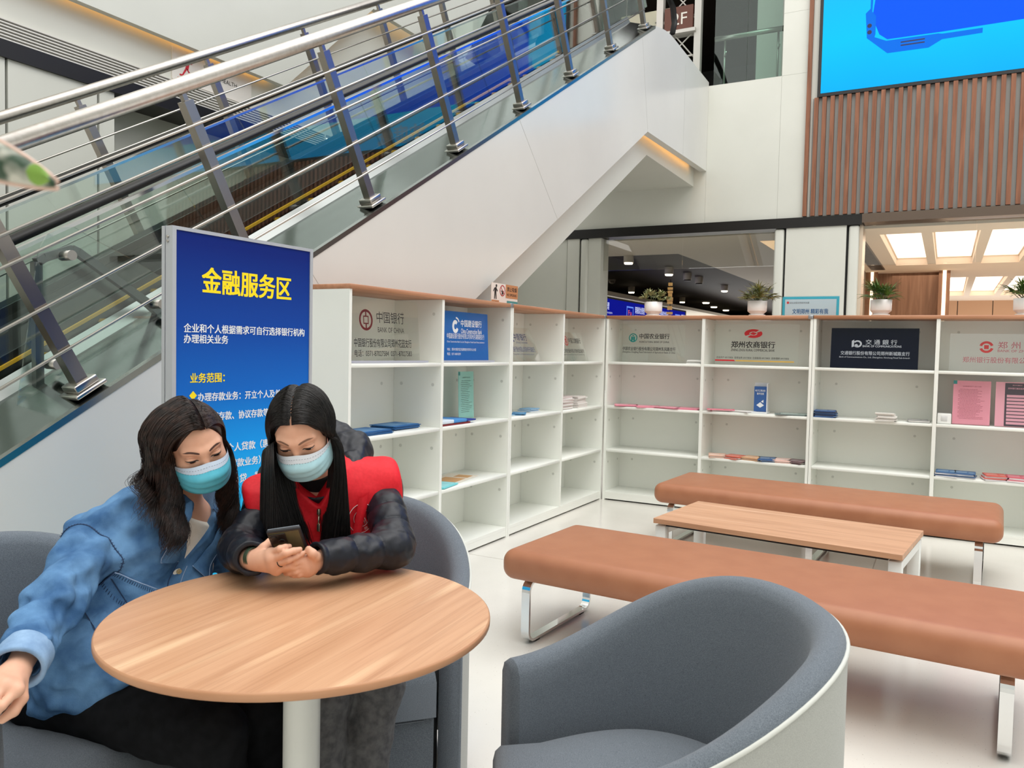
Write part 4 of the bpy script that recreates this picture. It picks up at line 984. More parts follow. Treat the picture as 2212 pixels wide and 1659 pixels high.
for st_, y_, z_, w_ in (('企业和个人根据需求可自行选择银行机构', 1.879, 1.335, .585), ('办理相关业务', 1.879, 1.298, .192), ('办理存款业务：开立个人及单位账户，', 1.938, 1.093, .50), ('活定期存款、协议存款等存款业务。', 1.938, 1.022, .47),
                        ('办理个人贷款（惠民贷、', 1.998, .902, .36), ('消费等贷款业务），', 1.978, .842, .29), ('税易贷、微贷', 2.055, .782, .22)):
    mb = MB(); mb.text(st_, fr, y_, z_, h=hh if z_ > .95 else .0325, w=w_, bold=.022); put('white_lettering', mb, wl, t)

# ---- large screen and timber slats on the back wall
t = thing('led_screen', (2.7, YW - .06, 4.6), 'huge bright blue screen on the back wall above the timber slats', 'screen')
SX0, SX1, SZ0, SZ1 = -1.585, 7.4, 4.60, 9.2
mb = MB(); mb.box((SX0, YW - .06, SZ0), (SX1, YW - .002, SZ1)); put('housing', mb, mat('screen_black', (14, 14, 16), .5), t)
def glow(name, rgb, k): return mat(name, rgb, .6, emit=k)
fr = frame((0, YW - .062, 0), (1, 0, 0), (0, 0, 1))
cy = mat('screen_cyan', (0, 190, 255), .6, emit=1.0)
tc = nd(cy, 'ShaderNodeTexCoord'); sp = nd(cy, 'ShaderNodeSeparateXYZ'); mr = nd(cy, 'ShaderNodeMapRange'); rp = nd(cy, 'ShaderNodeValToRGB')
nz = nd(cy, 'ShaderNodeTexNoise', Scale=.9, Detail=1); ad = nd(cy, 'ShaderNodeMath'); ad.operation = 'MULTIPLY_ADD'; ad.inputs[1].default_value = .35
lk(cy, tc.outputs['Object'], sp.inputs[0]); lk(cy, tc.outputs['Object'], nz.inputs['Vector']); lk(cy, nz.outputs['Fac'], ad.inputs[0]); lk(cy, sp.outputs['Z'], ad.inputs[2])
lk(cy, ad.outputs[0], mr.inputs[0]); mr.inputs[1].default_value = 0.1; mr.inputs[2].default_value = 1.5; lk(cy, mr.outputs[0], rp.inputs[0])
e = rp.color_ramp.elements; e[0].position = 0; e[0].color = (*lin((0, 176, 255)), 1); e[1].position = 1; e[1].color = (*lin((20, 192, 255)), 1); q = e.new(.55); q.color = (*lin((0, 202, 255)), 1)
lk(cy, rp.outputs[0], bsdf(cy).inputs['Emission Color']); bsdf(cy).inputs['Base Color'].default_value = (.01, .02, .03, 1)
bsdf(cy).inputs['Emission Strength'].default_value = 1.0; bsdf(cy).inputs['Specular IOR Level'].default_value = 0.0
mb = MB(); mb.flat([(SX0 + .04, SZ0 + .04), (SX1 - .04, SZ0 + .04), (SX1 - .04, SZ1 - .04), (SX0 + .04, SZ1 - .04)], fr); put('display', mb, cy, t)
def dark(m): bsdf(m).inputs['Specular IOR Level'].default_value = 0.0; bsdf(m).inputs['Base Color'].default_value = (.01, .01, .02, 1); return m
mb = MB(); mb.flat([(-.972, 5.49), (-.886, 5.27), (-.794, 5.196), (-.226, 5.19), (.625, 5.195), (6.3, 5.195), (6.3, 9.0), (-.94, 9.0), (-.94, 5.75)], fr, .002); put('blue_window', mb, dark(glow('screen_blue', (0, 96, 255), .95)), t)
mb = MB(); fr2 = fr
mb.flat([(-.996, 5.72), (-.996, 5.60), (-1.049, 5.55), (-1.026, 5.245), (-.94, 5.245), (-.93, 5.28), (-.93, 5.50), (-.975, 5.56), (-.97, 5.72)], fr, .003)
mb.flat([(-1.026, 5.246), (-.788, 5.027), (-.338, 5.024), (-.198, 5.10), (.217, 5.107), (.219, 5.165), (-.20, 5.165), (-.24, 5.175), (-.805, 5.18), (-.94, 5.246)], fr, .003)
put('blue_bracket', mb, dark(glow('screen_midblue', (0, 122, 250), .9)), t)
mb = MB(); mb.ring(fr, -1.0, 5.393, 0, .026, 16, lift=.004); mb.ring(fr, -.998, 5.314, 0, .026, 16, lift=.004)
for z in (5.128, 5.09): mb.flat([(-.643, z), (-.382, z), (-.382, z + .016), (-.643, z + .016)], fr, .004)
put('dark_marks', mb, mat('screen_mark', (10, 20, 70), .6), t)
mb = MB(); mb.text('浓度低', fr, .95, 4.68, h=.30, bold=.03, lift=.003); put('caption', mb, dark(glow('screen_caption', (150, 200, 235), .8)), t)
t = thing('slat_wall', (2.7, YW - .05, 3.1), 'row of upright reddish timber slats below the big screen', 'slat panel')
slat_m = wood_mat('slat_wood', (138, 90, 65), (110, 68, 47), (150, 101, 75), axis='Z', rough=.55)
mb = MB()
for i in range(92):
    x = -1.69 + .0975 * i
    if x > 7.2: break
    mb.box((x - .0245, YW - .058, 3.10), (x + .0245, YW - .002, 4.595 if x > -1.6 else 9.0))
put('slats', mb, slat_m, t)
# the slat beside the screen carries on upwards; grey backing shows between the slats
mb = MB(); mb.box((-1.64, YW - .004, 3.10), (7.3, YW - .001, 4.6)); put('backing', mb, mat('backing_grey', (150, 150, 146), .5), t)

# ---- digital queue screen in the left hall
t = thing('queue_screen', (-6.0, 16.2, 1.9), 'dark blue display with white counter names deep in the left hall', 'screen')
mb = MB(); mb.box((-6.06, 13.2, 1.75), (-6.0, 20.5, 2.40)); put('housing', mb, MATS['screen_black'], t)
fr = frame((-5.998, 13.2, 1.78), (0, 1, 0), (0, 0, 1))
mb = MB(); mb.flat([(.03, 0), (7.2, 0), (7.2, .58), (.03, .58)], fr); put('display', mb, dark(glow('queue_blue', (16, 24, 150), .8)), t)
mb = MB(); rd = MB(); gr = MB(); bl_ = MB()
for k in range(4):
    x = 1.28 + 1.72 * k
    mb.text('契税综合受理', fr, x + .42 if k else 1.28, .36, h=.15, w=.62, bold=.02, lift=.003); mb.text('Deed Tax Comprehensive acceptance', fr, x + .42 if k else 1.28, .27, h=.06, w=.8, lift=.003)
    rd.text('票务工作台窗口', fr, x + .42 if k else 1.28, .16, h=.08, w=.55, bold=.02, lift=.003)
    xx = x - .1 + (0 if k else 9)
    if k:
        for (a, b, c, d) in ((xx, .02, xx + .03, .48), (xx + .38, .02, xx + .41, .48), (xx, .46, xx + .41, .49), (xx, .02, xx + .41, .05)): bl_.flat([(a, b), (c, b), (c, d), (a, d)], fr, .003)
        rd.text('Fu', fr, xx + .1, .31, h=.1, w=.2, lift=.003); mb.text('0%d' % (3 - k), fr, xx + .1, .1, h=.13, w=.2, lift=.003)
gr.text('开放受理', fr, 1.28, .05, h=.08, w=.33, bold=.02, lift=.003)
put('white_lettering', mb, dark(glow('queue_white', (214, 220, 255), .9)), t); put('red_lettering', rd, dark(glow('queue_red', (255, 110, 90), .8)), t)
put('green_lettering', gr, dark(glow('queue_green', (60, 220, 110), .8)), t); put('counter_frames', bl_, dark(glow('queue_lightblue', (110, 150, 255), .9)), t)
mb = MB(); mb.box((-9.9, 13.2, 2.43), (-5.95, 40, 2.5)); struct('ceiling_left_hall_soffit', mb, cream)

# ---- direction sign on the upper floor
t = thing('direction_sign', (-4.48, 12.5, 6.42), 'pale hanging direction sign with arrows on the upper floor', 'sign')
mb = MB(); mb.rbox((-4.89, 12.5, 6.42), (-4.06, 12.53, 6.76), .012, 2); put('plate', mb, mat('sign_ivory', (196, 192, 170), .5, emit=.12), t)
fr = frame((-4.89, 12.498, 6.42), (1, 0, 0), (0, 0, 1)); mb = MB()
for x, s in ((.06, '←'), (.33, '↑'), (.64, '→')): mb.text(s, fr, x, .20, h=.06 if s == '↑' else .045)
mb.text('综合自助业务', fr, .05, .12, h=.035, w=.22, bold=.02); mb.text('安全出口', fr, .32, .12, h=.035, w=.15, bold=.02); mb.text('不动产登记', fr, .58, .12, h=.035, w=.2, bold=.02); mb.text('自助便民服务', fr, .58, .06, h=.035, w=.22, bold=.02)
put('lettering', mb, ink, t)
mb = MB(); 
for x in (-4.8, -4.15): mb.cyl((x, 12.515, 6.76), (x, 12.515, 7.6), .006, n=6)
put('wires', mb, steel, t)
t = thing('ceiling_spot', (-4.35, 12.2, 7.05), 'bright white spotlight above the direction sign on the upper floor', 'light')
mb = MB(); mb.cyl((-4.35, 12.2, 7.05), (-4.35, 12.2, 7.6), .012, n=8); put('stem', mb, lamp_can, t)
mb = MB(); mb.lathe([(0, -.08), (.06, -.07), (.075, -.02), (.05, .05), (0, .06)], c=(-4.35, 12.2, 7.0), n=16); put('bulb', mb, mat('spot_white', (255, 248, 238), .5, emit=6.0), t)

# ---- framed notice, no-smoking plate and palms on top of the bookcases
t = thing('notice_stand', (-.97, 6.75, SH + .002), 'light blue framed notice standing on the rear bookcase between two palms', 'sign')
mb = MB(); mb.box((-1.184, 6.75, SH + .002), (-.757, 6.756, 1.772)); put('sheet', mb, mat('notice_cyan', (40, 176, 204), .4), t)
fr = frame((-1.184, 6.749, SH), (1, 0, 0), (0, 0, 1))
mb = MB(); mb.flat([(.02, .0), (.407, .0), (.407, .138), (.02, .138)], fr); put('paper', mb, mat('notice_paper', (190, 214, 226), .4), t)
mb = MB(); mb.text('文明郑州 精彩有我', fr, .213, .022, h=.04, w=.27, bold=.025, align='C', lift=.0015); put('lettering', mb, mat('notice_navy', (22, 92, 150), .5), t)
mb = MB(); mb.text('深化全国文明城市创建', fr, .055, .103, h=.015, w=.15, lift=.0015); put('caption', mb, mat('notice_grey', (96, 100, 108), .5), t)
mb = MB(); mb.ring(fr, .042, .112, 0, .010, 10, lift=.0015); put('red_mark', mb, lred, t)
mb = MB(); mb.prism([(-1.19, 6.744, SH + .001), (-.751, 6.744, SH + .001), (-.751, 6.744, 1.778), (-1.19, 6.744, 1.778)], (0, .002, 0)); put('acrylic_front', mb, MATS['acrylic_thin'], t)
NX = -2.92
t = thing('no_smoking_sign', (NX, 5.25, SH + .002), 'no smoking plate with a red ring standing on the left bookcase against the cladding', 'sign')
NY0, NY1, NYa, NYb = 5.055, 5.455, 5.165, 5.265; zt = 1.785; z0 = SH + .002
mb = MB(); mb.box((NX - .006, NY0, z0), (NX - .002, NY1, zt)); put('plate', mb, mat('plate_pale', (226, 218, 210), .35), t)
fr = frame((NX - .001, 0, 0), (0, 1, 0), (0, 0, 1))
mb = MB(); mb.flat([(NYb, 1.685), (NY1, 1.685), (NY1, zt), (NYb, zt)], fr); mb.flat([(NY0, z0), (NYa, z0), (NYa, 1.66), (NY0, 1.66)], fr); put('brown_panel', mb, mat('panel_brown', (186, 128, 84), .45), t)
mb = MB(); mb.flat([(NYb + .02, z0), (NY1, z0), (NY1, 1.665), (NYb + .02, 1.665)], fr); put('teal_panel', mb, mat('panel_teal', (66, 138, 138), .4), t)
mb = MB(); mb.ring(fr, (NYa + NYb) / 2, 1.735, .034, .041, 24, lift=.001); c0 = (NYa + NYb) / 2; mb.flat([(c0 - .027, 1.759), (c0 + .024, 1.708), (c0 + .028, 1.712), (c0 - .023, 1.763)], fr, .0014); put('red_ring', mb, mat('ring_red', (178, 34, 44), .45), t)
mb = MB(); mb.flat([(c0 - .024, 1.728), (c0 + .02, 1.728), (c0 + .02, 1.734), (c0 - .024, 1.734)], fr); mb.ring(fr, c0, 1.716, 0, .012, 10)
a = (NY0 + NYa) / 2
mb.ring(fr, a + .012, 1.765, 0, .011, 12); mb.flat([(a - .015, 1.75), (a + .014, 1.755), (a + .012, 1.71), (a - .014, 1.71)], fr); mb.flat([(a - .016, 1.75), (a - .036, 1.725), (a - .03, 1.72), (a - .012, 1.74)], fr); mb.flat([(a + .012, 1.75), (a + .034, 1.73), (a + .028, 1.722), (a + .008, 1.738)], fr)
mb.flat([(a - .014, 1.71), (a - .001, 1.71), (a - .008, 1.668), (a - .018, 1.668)], fr); mb.flat([(a, 1.71), (a + .013, 1.71), (a + .018, 1.668), (a + .006, 1.668)], fr)
mb.text('禁止吸烟', fr, NYb + .095, 1.735, h=.034, w=.15, bold=.02, align='C'); mb.text('NO SMOKING', fr, NYb + .095, 1.700, h=.020, w=.15, bold=.02, align='C'); mb.text('小心碰头', fr, a, z0 + .008, h=.03, w=.09, bold=.02, align='C')
put('black_print', mb, ink, t)

leafA = noise_mat('palm_green', (40, 74, 26), (96, 124, 48), scale=14, rough=.5, spec=.4)
leafB = noise_mat('pale_leaf', (84, 104, 52), (178, 174, 128), scale=30, rough=.5, spec=.4)
leafC = noise_mat('olive_leaf', (62, 78, 30), (140, 132, 72), scale=14, rough=.5, spec=.4)
def blade(mb, base, d, length, w, droop, rnd, seg=5):
    side = d.cross(V((0, 0, 1))); side = side.normalized() if side.length > 1e-3 else V((1, 0, 0))
    tilt = rnd.uniform(-.6, .6); up = V((0, 0, 1)); side = (side * math.cos(tilt) + up * math.sin(tilt)).normalized()
    L = []; Rr = []; p = base.copy(); dd = d.normalized()
    for i in range(seg + 1):
        f = i / seg; ww = w * (math.sin(PI * min(1, f * .92 + .08)) ** .7)
        L.append(p - side * ww); Rr.append(p + side * ww + V((0, 0, .0)))
        p = p + dd * (length / seg); dd = (dd + V((0, 0, -droop / seg))).normalized()
    mb.grid([[a, (a + b) / 2 - V((0, 0, w * .35)), b] for a, b in zip(L, Rr)], True)
def palm(loc, label, kind, seed):
    rnd = random.Random(seed); t = thing('potted_plant', loc, label, 'plant', 'white potted plants on the bookcase tops'); c = V(loc)
    mb = MB(); mb.lathe([(0, .012), (.048, .012), (.050, .016), (.074, .038), (.0755, .044), (.0765, .122), (.072, .122), (.070, .10), (0, .10)], n=36); put('pot', mb, mat('pot_white', (236, 231, 228), .35), t, world=False)
    mb = MB(); mb.lathe([(0, .002), (.064, .002), (.066, .010), (.06, .0125), (0, .0125)], n=36); put('saucer', mb, MATS['pot_white'], t, world=False)
    mb = MB(); mb.lathe([(0, .108), (.0705, .104)], n=20); put('soil', mb, mat('soil', (50, 38, 30), .9), t, world=False)
    st = MB(); lf = MB()
    ns = {'palm': 26, 'olive': 26, 'pale': 13}[kind]
    for i in range(ns):
        az = 2 * PI * i / ns + rnd.uniform(-.3, .3); el_ = rnd.uniform(.35, 1.35)
        d = V((math.cos(az) * math.cos(el_), math.sin(az) * math.cos(el_), math.sin(el_)))
        h = rnd.uniform(.06, .115); b = V((rnd.uniform(-.03, .03), rnd.uniform(-.03, .03), .105)); tip = b + d * h
        st.tube([b, b + d * h * .5, tip], .0022, 5)
        if kind == 'pale':
            for k in range(9):
                a2 = 2 * PI * k / 9; dd = (d + V((math.cos(a2), math.sin(a2), rnd.uniform(-.25, .6))) * .9).normalized()
                blade(lf, tip, dd, rnd.uniform(.045, .075), .0095, .5, rnd, 4)
        else:
            for k in range(11):
                a2 = (k - 5) / 5 * 1.25; s = d.cross(V((0, 0, 1))); s = s.normalized() if s.length > .01 else V((1, 0, 0))
                dd = (d * math.cos(a2) + s * math.sin(a2) + V((0, 0, rnd.uniform(-.1, .15)))).normalized()
                blade(lf, tip, dd, rnd.uniform(.07, .11), .0042, rnd.uniform(.5, 1.1), rnd, 5)
    put('stems', st, mat('stem_green', (74, 84, 40), .6), t, world=False); put('foliage', lf, {'palm': leafA, 'olive': leafC, 'pale': leafB}[kind], t, world=False)
    return t
palm((-2.252, 6.70, SH + .002), 'potted plant with broad pale leaves, closest to the corner of the bookcases', 'pale', 3)
palm((-1.373, 6.70, SH + .002), 'potted palm with dry olive fronds left of the light blue notice', 'olive', 5)
palm((-.455, 6.70, SH + .002), 'potted palm with dense green fronds right of the light blue notice', 'palm', 8)
palm((.475, 6.70, SH + .002), 'potted palm at the right end of the rear bookcase, partly outside the view', 'palm', 11)

# ---- plant beside the photographer: one curled leaf reaches into view
t = thing('foliage_plant', (-.62, .16, 0), 'blurred green leaf with a pale curled edge close to the photographer', 'plant')
mb = MB(); mb.lathe([(0, 0), (.13, 0), (.17, .36), (.155, .36), (.15, .32), (0, .32)], c=(-.62, .16, 0), n=28); put('pot', mb, MATS['pot_white'], t)
mb = MB(); mb.tube([(-.62, .16, .32), (-.60, .17, .8), (-.57, .19, 1.2), (-.52, .205, 1.37), (-.475, .228, 1.40)], [.012, .010, .007, .005, .003], 8); put('stem', mb, MATS['stem_green'], t)
cR = V((.879, .476, 0)); lfm = noise_mat('near_leaf', (52, 74, 56), (186, 186, 174), scale=45, rough=.5, lo=.44, hi=.56, detail=2)
mb = MB(); rows = []
a, b = V((-.487, .222, 1.409)), V((-.417, .259, 1.388)); ax = (b - a)
upv = V((.12, -.05, 1)).normalized(); dpv = V((-.45, .88, 0))
for i in range(13):
    f = i / 12; w = .0140 * (math.sin(PI * min(1, .16 + f * .80)) ** .8); row = []
    for j in range(9):
        g = j / 8 * 2 - 1; curl = 1.1 + .7 * f
        row.append(a + ax * f + upv * (math.sin(g * curl) / curl * w * 1.15) + dpv * ((1 - math.cos(g * curl)) * w * .7) + V((0, 0, -.006 * f * f)))
    rows.append(row)
mb.grid(rows); put('leaf', mb, lfm, t)
mb = MB(); mb.tube([r[0] for r in rows[2:]] , .0016, 6); mb.tube([r[-1] for r in rows[2:]], .0014, 6); put('leaf_edge', mb, mat('leaf_edge_pink', (206, 176, 160), .5), t)
mb = MB(); rows2 = []
for i in range(6):
    f = i / 5; c = a + ax * (.86 + .14 * f) + V((0, 0, -.004)); w = .0055 * math.sin(PI * (.25 + .7 * f)); rows2.append([c - upv * w - dpv * .004, c + dpv * -.007, c + upv * w - dpv * .004])
mb.grid(rows2); put('curled_tip', mb, mat('tip_green', (120, 158, 60), .5), t)
# ================================================================== organic surfaces for people and clothing
def A(*v): return np.array(v, float)
def nrm_(v): return v / (np.linalg.norm(v) + 1e-12)
def smin(a, b, k):
    if k <= 0: return np.minimum(a, b)
    h = np.clip(.5 + .5 * (b - a) / k, 0, 1); return b * (1 - h) + a * h - k * h * (1 - h)
def smax(a, b, k): return -smin(-a, -b, k)
def cone(P, a, b, ra, rb):
    ab = b - a; t = np.clip(((P - a) @ ab) / (ab @ ab + 1e-12), 0, 1)
    return np.linalg.norm(P - a - t[:, None] * ab, axis=1) - (ra + (rb - ra) * t)
def ellip(P, c, Rm, r):
    q = (P - c) @ Rm.T; k0 = np.linalg.norm(q / r, axis=1); k1 = np.linalg.norm(q / (r * r), axis=1)
    return np.where(k1 < 1e-9, -min(r), k0 * (k0 - 1) / np.maximum(k1, 1e-9))
def chain(P, pts, rs, k=0.0):
    d = None
    for i in range(len(pts) - 1):
        e = cone(P, A(*pts[i]), A(*pts[i + 1]), rs[i], rs[i + 1]); d = e if d is None else smin(d, e, k)
    return d
def vnoise(P, f, seed=0):
    q = P * f + seed * 17.13; i = np.floor(q).astype(np.int64); u = q - i; u = u * u * (3 - 2 * u)
    def h(a, b, c):
        n = (a * 374761393 + b * 668265263 + c * 2147483647 + seed * 1274126177) & 0xffffffff
        n = ((n ^ (n >> 13)) * 1274126177) & 0xffffffff; return ((n ^ (n >> 16)) & 0xffff) / 65535.0 - .5
    r = 0
    for dx in (0, 1):
        for dy in (0, 1):
            for dz in (0, 1):
                w = (u[:, 0] if dx else 1 - u[:, 0]) * (u[:, 1] if dy else 1 - u[:, 1]) * (u[:, 2] if dz else 1 - u[:, 2])
                r = r + w * h(i[:, 0] + dx, i[:, 1] + dy, i[:, 2] + dz)
    return r
def sgrad(f, P, e=.0008):
    g = np.empty_like(P)
    for a in range(3):
        d = np.zeros(3); d[a] = e; g[:, a] = (f(P + d) - f(P - d)) / (2 * e)
    return g
def surface(f, lo, hi, h, proj=2):
    """zero surface of f inside the box lo..hi, cell h: vertices, quads"""
    lo = np.array(lo, float); B = 8
    nb = np.ceil((np.array(hi) - lo) / (h * B)).astype(int); n = nb * B + 1
    D = np.empty(n, np.float32)
    bi = np.stack(np.meshgrid(*[np.arange(q) for q in nb], indexing='ij'), -1).reshape(-1, 3)
    c = lo + (bi + .5) * (B * h); d = np.concatenate([f(c[i:i + 200000]) for i in range(0, len(c), 200000)])
    far = np.abs(d) > B * h * .87 * 1.35 + .012
    up = np.repeat(np.repeat(np.repeat(np.where(d > 0, 1, -1).reshape(nb).astype(np.float32), B, 0), B, 1), B, 2)
    D[:] = 1; D[:-1, :-1, :-1] = up; del up
    act = bi[~far]; loc = np.stack(np.meshgrid(*[np.arange(B + 1)] * 3, indexing='ij'), -1).reshape(-1, 3)
    for s in range(0, len(act), 400):
        idx = (act[s:s + 400, None, :] * B + loc[None]).reshape(-1, 3)
        D[idx[:, 0], idx[:, 1], idx[:, 2]] = f(lo + idx * h)
    S = D < 0
    cnt = np.zeros(n - 1, np.int8)
    for a in (0, 1):
        for b in (0, 1):
            for e in (0, 1): cnt += S[a:n[0] - 1 + a, b:n[1] - 1 + b, e:n[2] - 1 + e]
    cell = np.argwhere((cnt > 0) & (cnt < 8)); del cnt
    acc = np.zeros((len(cell), 3)); num = np.zeros(len(cell))
    cor = [(a, b, e) for a in (0, 1) for b in (0, 1) for e in (0, 1)]
    val = {q: D[cell[:, 0] + q[0], cell[:, 1] + q[1], cell[:, 2] + q[2]].astype(float) for q in cor}
    for q in cor:
        for ax in range(3):
            if q[ax]: continue
            r = list(q); r[ax] = 1; r = tuple(r); va, vb = val[q], val[r]; m = (va < 0) != (vb < 0)
            t = np.where(m, va / np.where(m, va - vb, 1), 0); p = np.array(q, float)[None] + 0 * acc; p[:, ax] += t
            acc[m] += p[m]; num[m] += 1
    vs = lo + (cell + acc / num[:, None]) * h
    lin_ = np.ravel_multi_index(cell.T, tuple(n - 1)); qs = []
    for ax in range(3):
        o1, o2 = [(1, 2), (2, 0), (0, 1)][ax]
        sl0 = [slice(None)] * 3; sl1 = [slice(None)] * 3; sl0[ax] = slice(0, -1); sl1[ax] = slice(1, None)
        e = np.argwhere(S[tuple(sl0)] != S[tuple(sl1)])
        e = e[(e[:, o1] > 0) & (e[:, o2] > 0) & (e[:, o1] < n[o1] - 1) & (e[:, o2] < n[o2] - 1)]
        flip = S[e[:, 0], e[:, 1], e[:, 2]]
        ids = []
        for a, b in ((0, 0), (1, 0), (1, 1), (0, 1)):
            q = e.copy(); q[:, o1] -= 1 - a; q[:, o2] -= 1 - b
            ids.append(np.searchsorted(lin_, np.ravel_multi_index(q.T, tuple(n - 1))))
        Q = np.stack(ids, 1); Q[~flip] = Q[~flip][:, ::-1]; qs.append(Q)
    Q = np.concatenate(qs)
    for _ in range(proj):
        dd = f(vs); g = sgrad(f, vs); g2 = (g * g).sum(1)
        vs = vs - np.clip(dd / np.maximum(g2, .2), -h, h)[:, None] * g
    return vs, Q
def keep(vs, Q, mask):
    """drop the faces whose vertices are all outside the mask"""
    k = mask[Q].all(1); Q = Q[k]; u, inv = np.unique(Q, return_inverse=True)
    return vs[u], inv.reshape(Q.shape)
def march(f, p, d, far=.5):
    """first surface point from p along d; p may be an array of points"""
    p = np.array(p, float); one = p.ndim == 1; p = np.atleast_2d(p); d = nrm_(np.array(d, float)); t = np.zeros(len(p)); live = np.ones(len(p), bool)
    for _ in range(70):
        q = p[live] + d * t[live, None]; e = f(q); t[live] += e * .85
        live[live] = (e > .0003) & (t[live] < far)
        if not live.any(): break
    q = p + d * t[:, None]
    return q[0] if one else q
def near(P, c, rad, f):
    """f where P lies within rad of c, a safe lower bound elsewhere"""
    e = np.linalg.norm(P - c, axis=1) - rad; m = e < .03
    out = e + .03
    if m.any(): out[m] = f(P[m])
    return out
def put_np(name, vs, Q, mats, parent, smooth=True, mi=None):
    I = np.array(wmat(parent).inverted()); vs = vs @ I[:3, :3].T + I[:3, 3]
    me = bpy.data.meshes.new(name); nf, k = Q.shape
    me.vertices.add(len(vs)); me.vertices.foreach_set('co', vs.astype(np.float32).ravel())
    me.loops.add(nf * k); me.loops.foreach_set('vertex_index', Q.astype(np.int32).ravel())
    me.polygons.add(nf); me.polygons.foreach_set('loop_start', np.arange(0, nf * k, k, dtype=np.int32))
    for m in (mats if isinstance(mats, (list, tuple)) else [mats]): me.materials.append(m)
    if mi is not None: me.polygons.foreach_set('material_index', mi.astype(np.int32))
    me.polygons.foreach_set('use_smooth', np.full(nf, smooth)); me.update(calc_edges=True); me.validate()
    o = bpy.data.objects.new(name, me); COL.objects.link(o); o.parent = parent
    return o
def ribbons(S, r, taper=True, rnd=None):
    """S: strands x points x 3 -> three-sided tubes"""
    n, k, _ = S.shape; T = np.gradient(S, axis=1); T /= np.linalg.norm(T, axis=2, keepdims=True) + 1e-9
    a = np.zeros_like(T); a[..., 0] = .31; a[..., 1] = .93; a[..., 2] = .17
    u = np.cross(T, a); u /= np.linalg.norm(u, axis=2, keepdims=True) + 1e-9; w = np.cross(T, u)
    f = np.linspace(0, 1, k); rr = r * (np.clip(1.35 - f, .3, 1) if taper else np.ones(k)); rr = rr[None, :, None]
    V3 = np.stack([S + (u * math.cos(q) + w * math.sin(q)) * rr for q in (0, 2.094, 4.189)], 2)
    vs = V3.reshape(-1, 3); b = (np.arange(n)[:, None] * k + np.arange(k - 1)[None]).reshape(-1) * 3
    Q = np.concatenate([np.stack([b + j, b + (j + 1) % 3, b + 3 + (j + 1) % 3, b + 3 + j], 1) for j in range(3)])
    return vs, Q
def hair_sim(roots, dirs, obst, steps, step, grav, margin, hug=None, drag=None, grow=None):
    mar0 = margin; p = roots.copy(); d = dirs / np.linalg.norm(dirs, axis=1, keepdims=True); out = [p.copy()]
    for i in range(steps - 1):
        gq = grav(i) if callable(grav) else grav
        margin = mar0 * (grow(i) if grow else 1.0)
        d = d + np.array([0, 0, -1.0]) * gq
        if drag is not None: d = d + drag(p, i)
        d /= np.linalg.norm(d, axis=1, keepdims=True); q = p + d * step
        for _ in range(2):
            e = obst(q); m = e < margin
            if m.any():
                g = sgrad(obst, q[m], .002); g /= np.linalg.norm(g, axis=1, keepdims=True) + 1e-9
                q[m] += g * np.minimum(margin[m] - e[m], step * .8)[:, None]
                d[m] -= g * np.minimum((d[m] * g).sum(1), 0)[:, None]
        if hug is not None and i < hug.n:
            e = hug(q); m = (e > margin) & (e < .09) & (hug.on(q))
            if m.any():
                g = sgrad(hug, q[m], .002); g /= np.linalg.norm(g, axis=1, keepdims=True) + 1e-9
                q[m] -= g * ((e[m] - margin[m]) * .7)[:, None]; d[m] -= g * np.maximum((d[m] * g).sum(1), 0)[:, None]
        d /= np.linalg.norm(d, axis=1, keepdims=True) + 1e-9
        v_ = q - p; v_ *= (step / (np.linalg.norm(v_, axis=1, keepdims=True) + 1e-9)); p = p + v_; out.append(p.copy())
    return np.stack(out, 1)
# ================================================================== bodies: joints are world positions in metres
HS = .885                                          # head size against a 0.22 m head
def head_frame(eye, yaw, pitch, roll):
    """eye: midpoint between the eyes; yaw > 0 turns the face towards +r"""
    v = A(eye[0], eye[1], 0); v /= np.linalg.norm(v); r = A(v[1], -v[0], 0); b = -v; z = A(0, 0, 1)
    y, p, q = [math.radians(t) for t in (yaw, pitch, roll)]
    ef0 = b * math.cos(y) + r * math.sin(y); ex = r * math.cos(y) - b * math.sin(y)
    ef = ef0 * math.cos(p) - z * math.sin(p); eu = z * math.cos(p) + ef0 * math.sin(p)
    ex, eu = ex * math.cos(q) + eu * math.sin(q), eu * math.cos(q) - ex * math.sin(q)
    Rm = np.stack([ex, ef, eu]); c = A(*eye) - (A(0, .080, -.006) @ Rm) * HS
    return c, Rm
I3 = np.eye(3)
def head_local(q):
    d = ellip(q, A(0, -.012, .017), I3, A(.071, .090, .074))
    d = smin(d, ellip(q, A(0, .026, -.034), I3, A(.059, .062, .078)), .03)
    d = smin(d, ellip(q, A(0, .054, -.094), I3, A(.027, .028, .022)), .035)
    for s in (-1, 1):
        d = smin(d, ellip(q, A(s * .036, .050, -.040), I3, A(.024, .026, .024)), .025)
        d = smin(d, cone(q, A(s * .012, .082, .012), A(s * .044, .064, .014), .008, .006), .016)
    for s in (-1, 1):
        d = smax(d, -ellip(q, A(s * .031, .096, -.006), I3, A(.017, .016, .0105)), .012)
        d = smin(d, ellip(q, A(s * .031, .0715, -.0075), I3, A(.0150, .0135, .0120)), .003)
        d = smin(d, ellip(q, A(s * .071, -.012, -.022), I3, A(.009, .019, .030)), .008)
    d = smin(d, cone(q, A(0, .083, .006), A(0, .103, -.036), .0065, .0085), .014)
    return smin(d, cone(q, A(-.008, .098, -.042), A(.008, .098, -.042), .009, .009), .008)
def to_local(P, H): return (P - H[0]) @ H[1].T / HS
def to_world(q, H): return (np.asarray(q) @ H[1]) * HS + H[0]
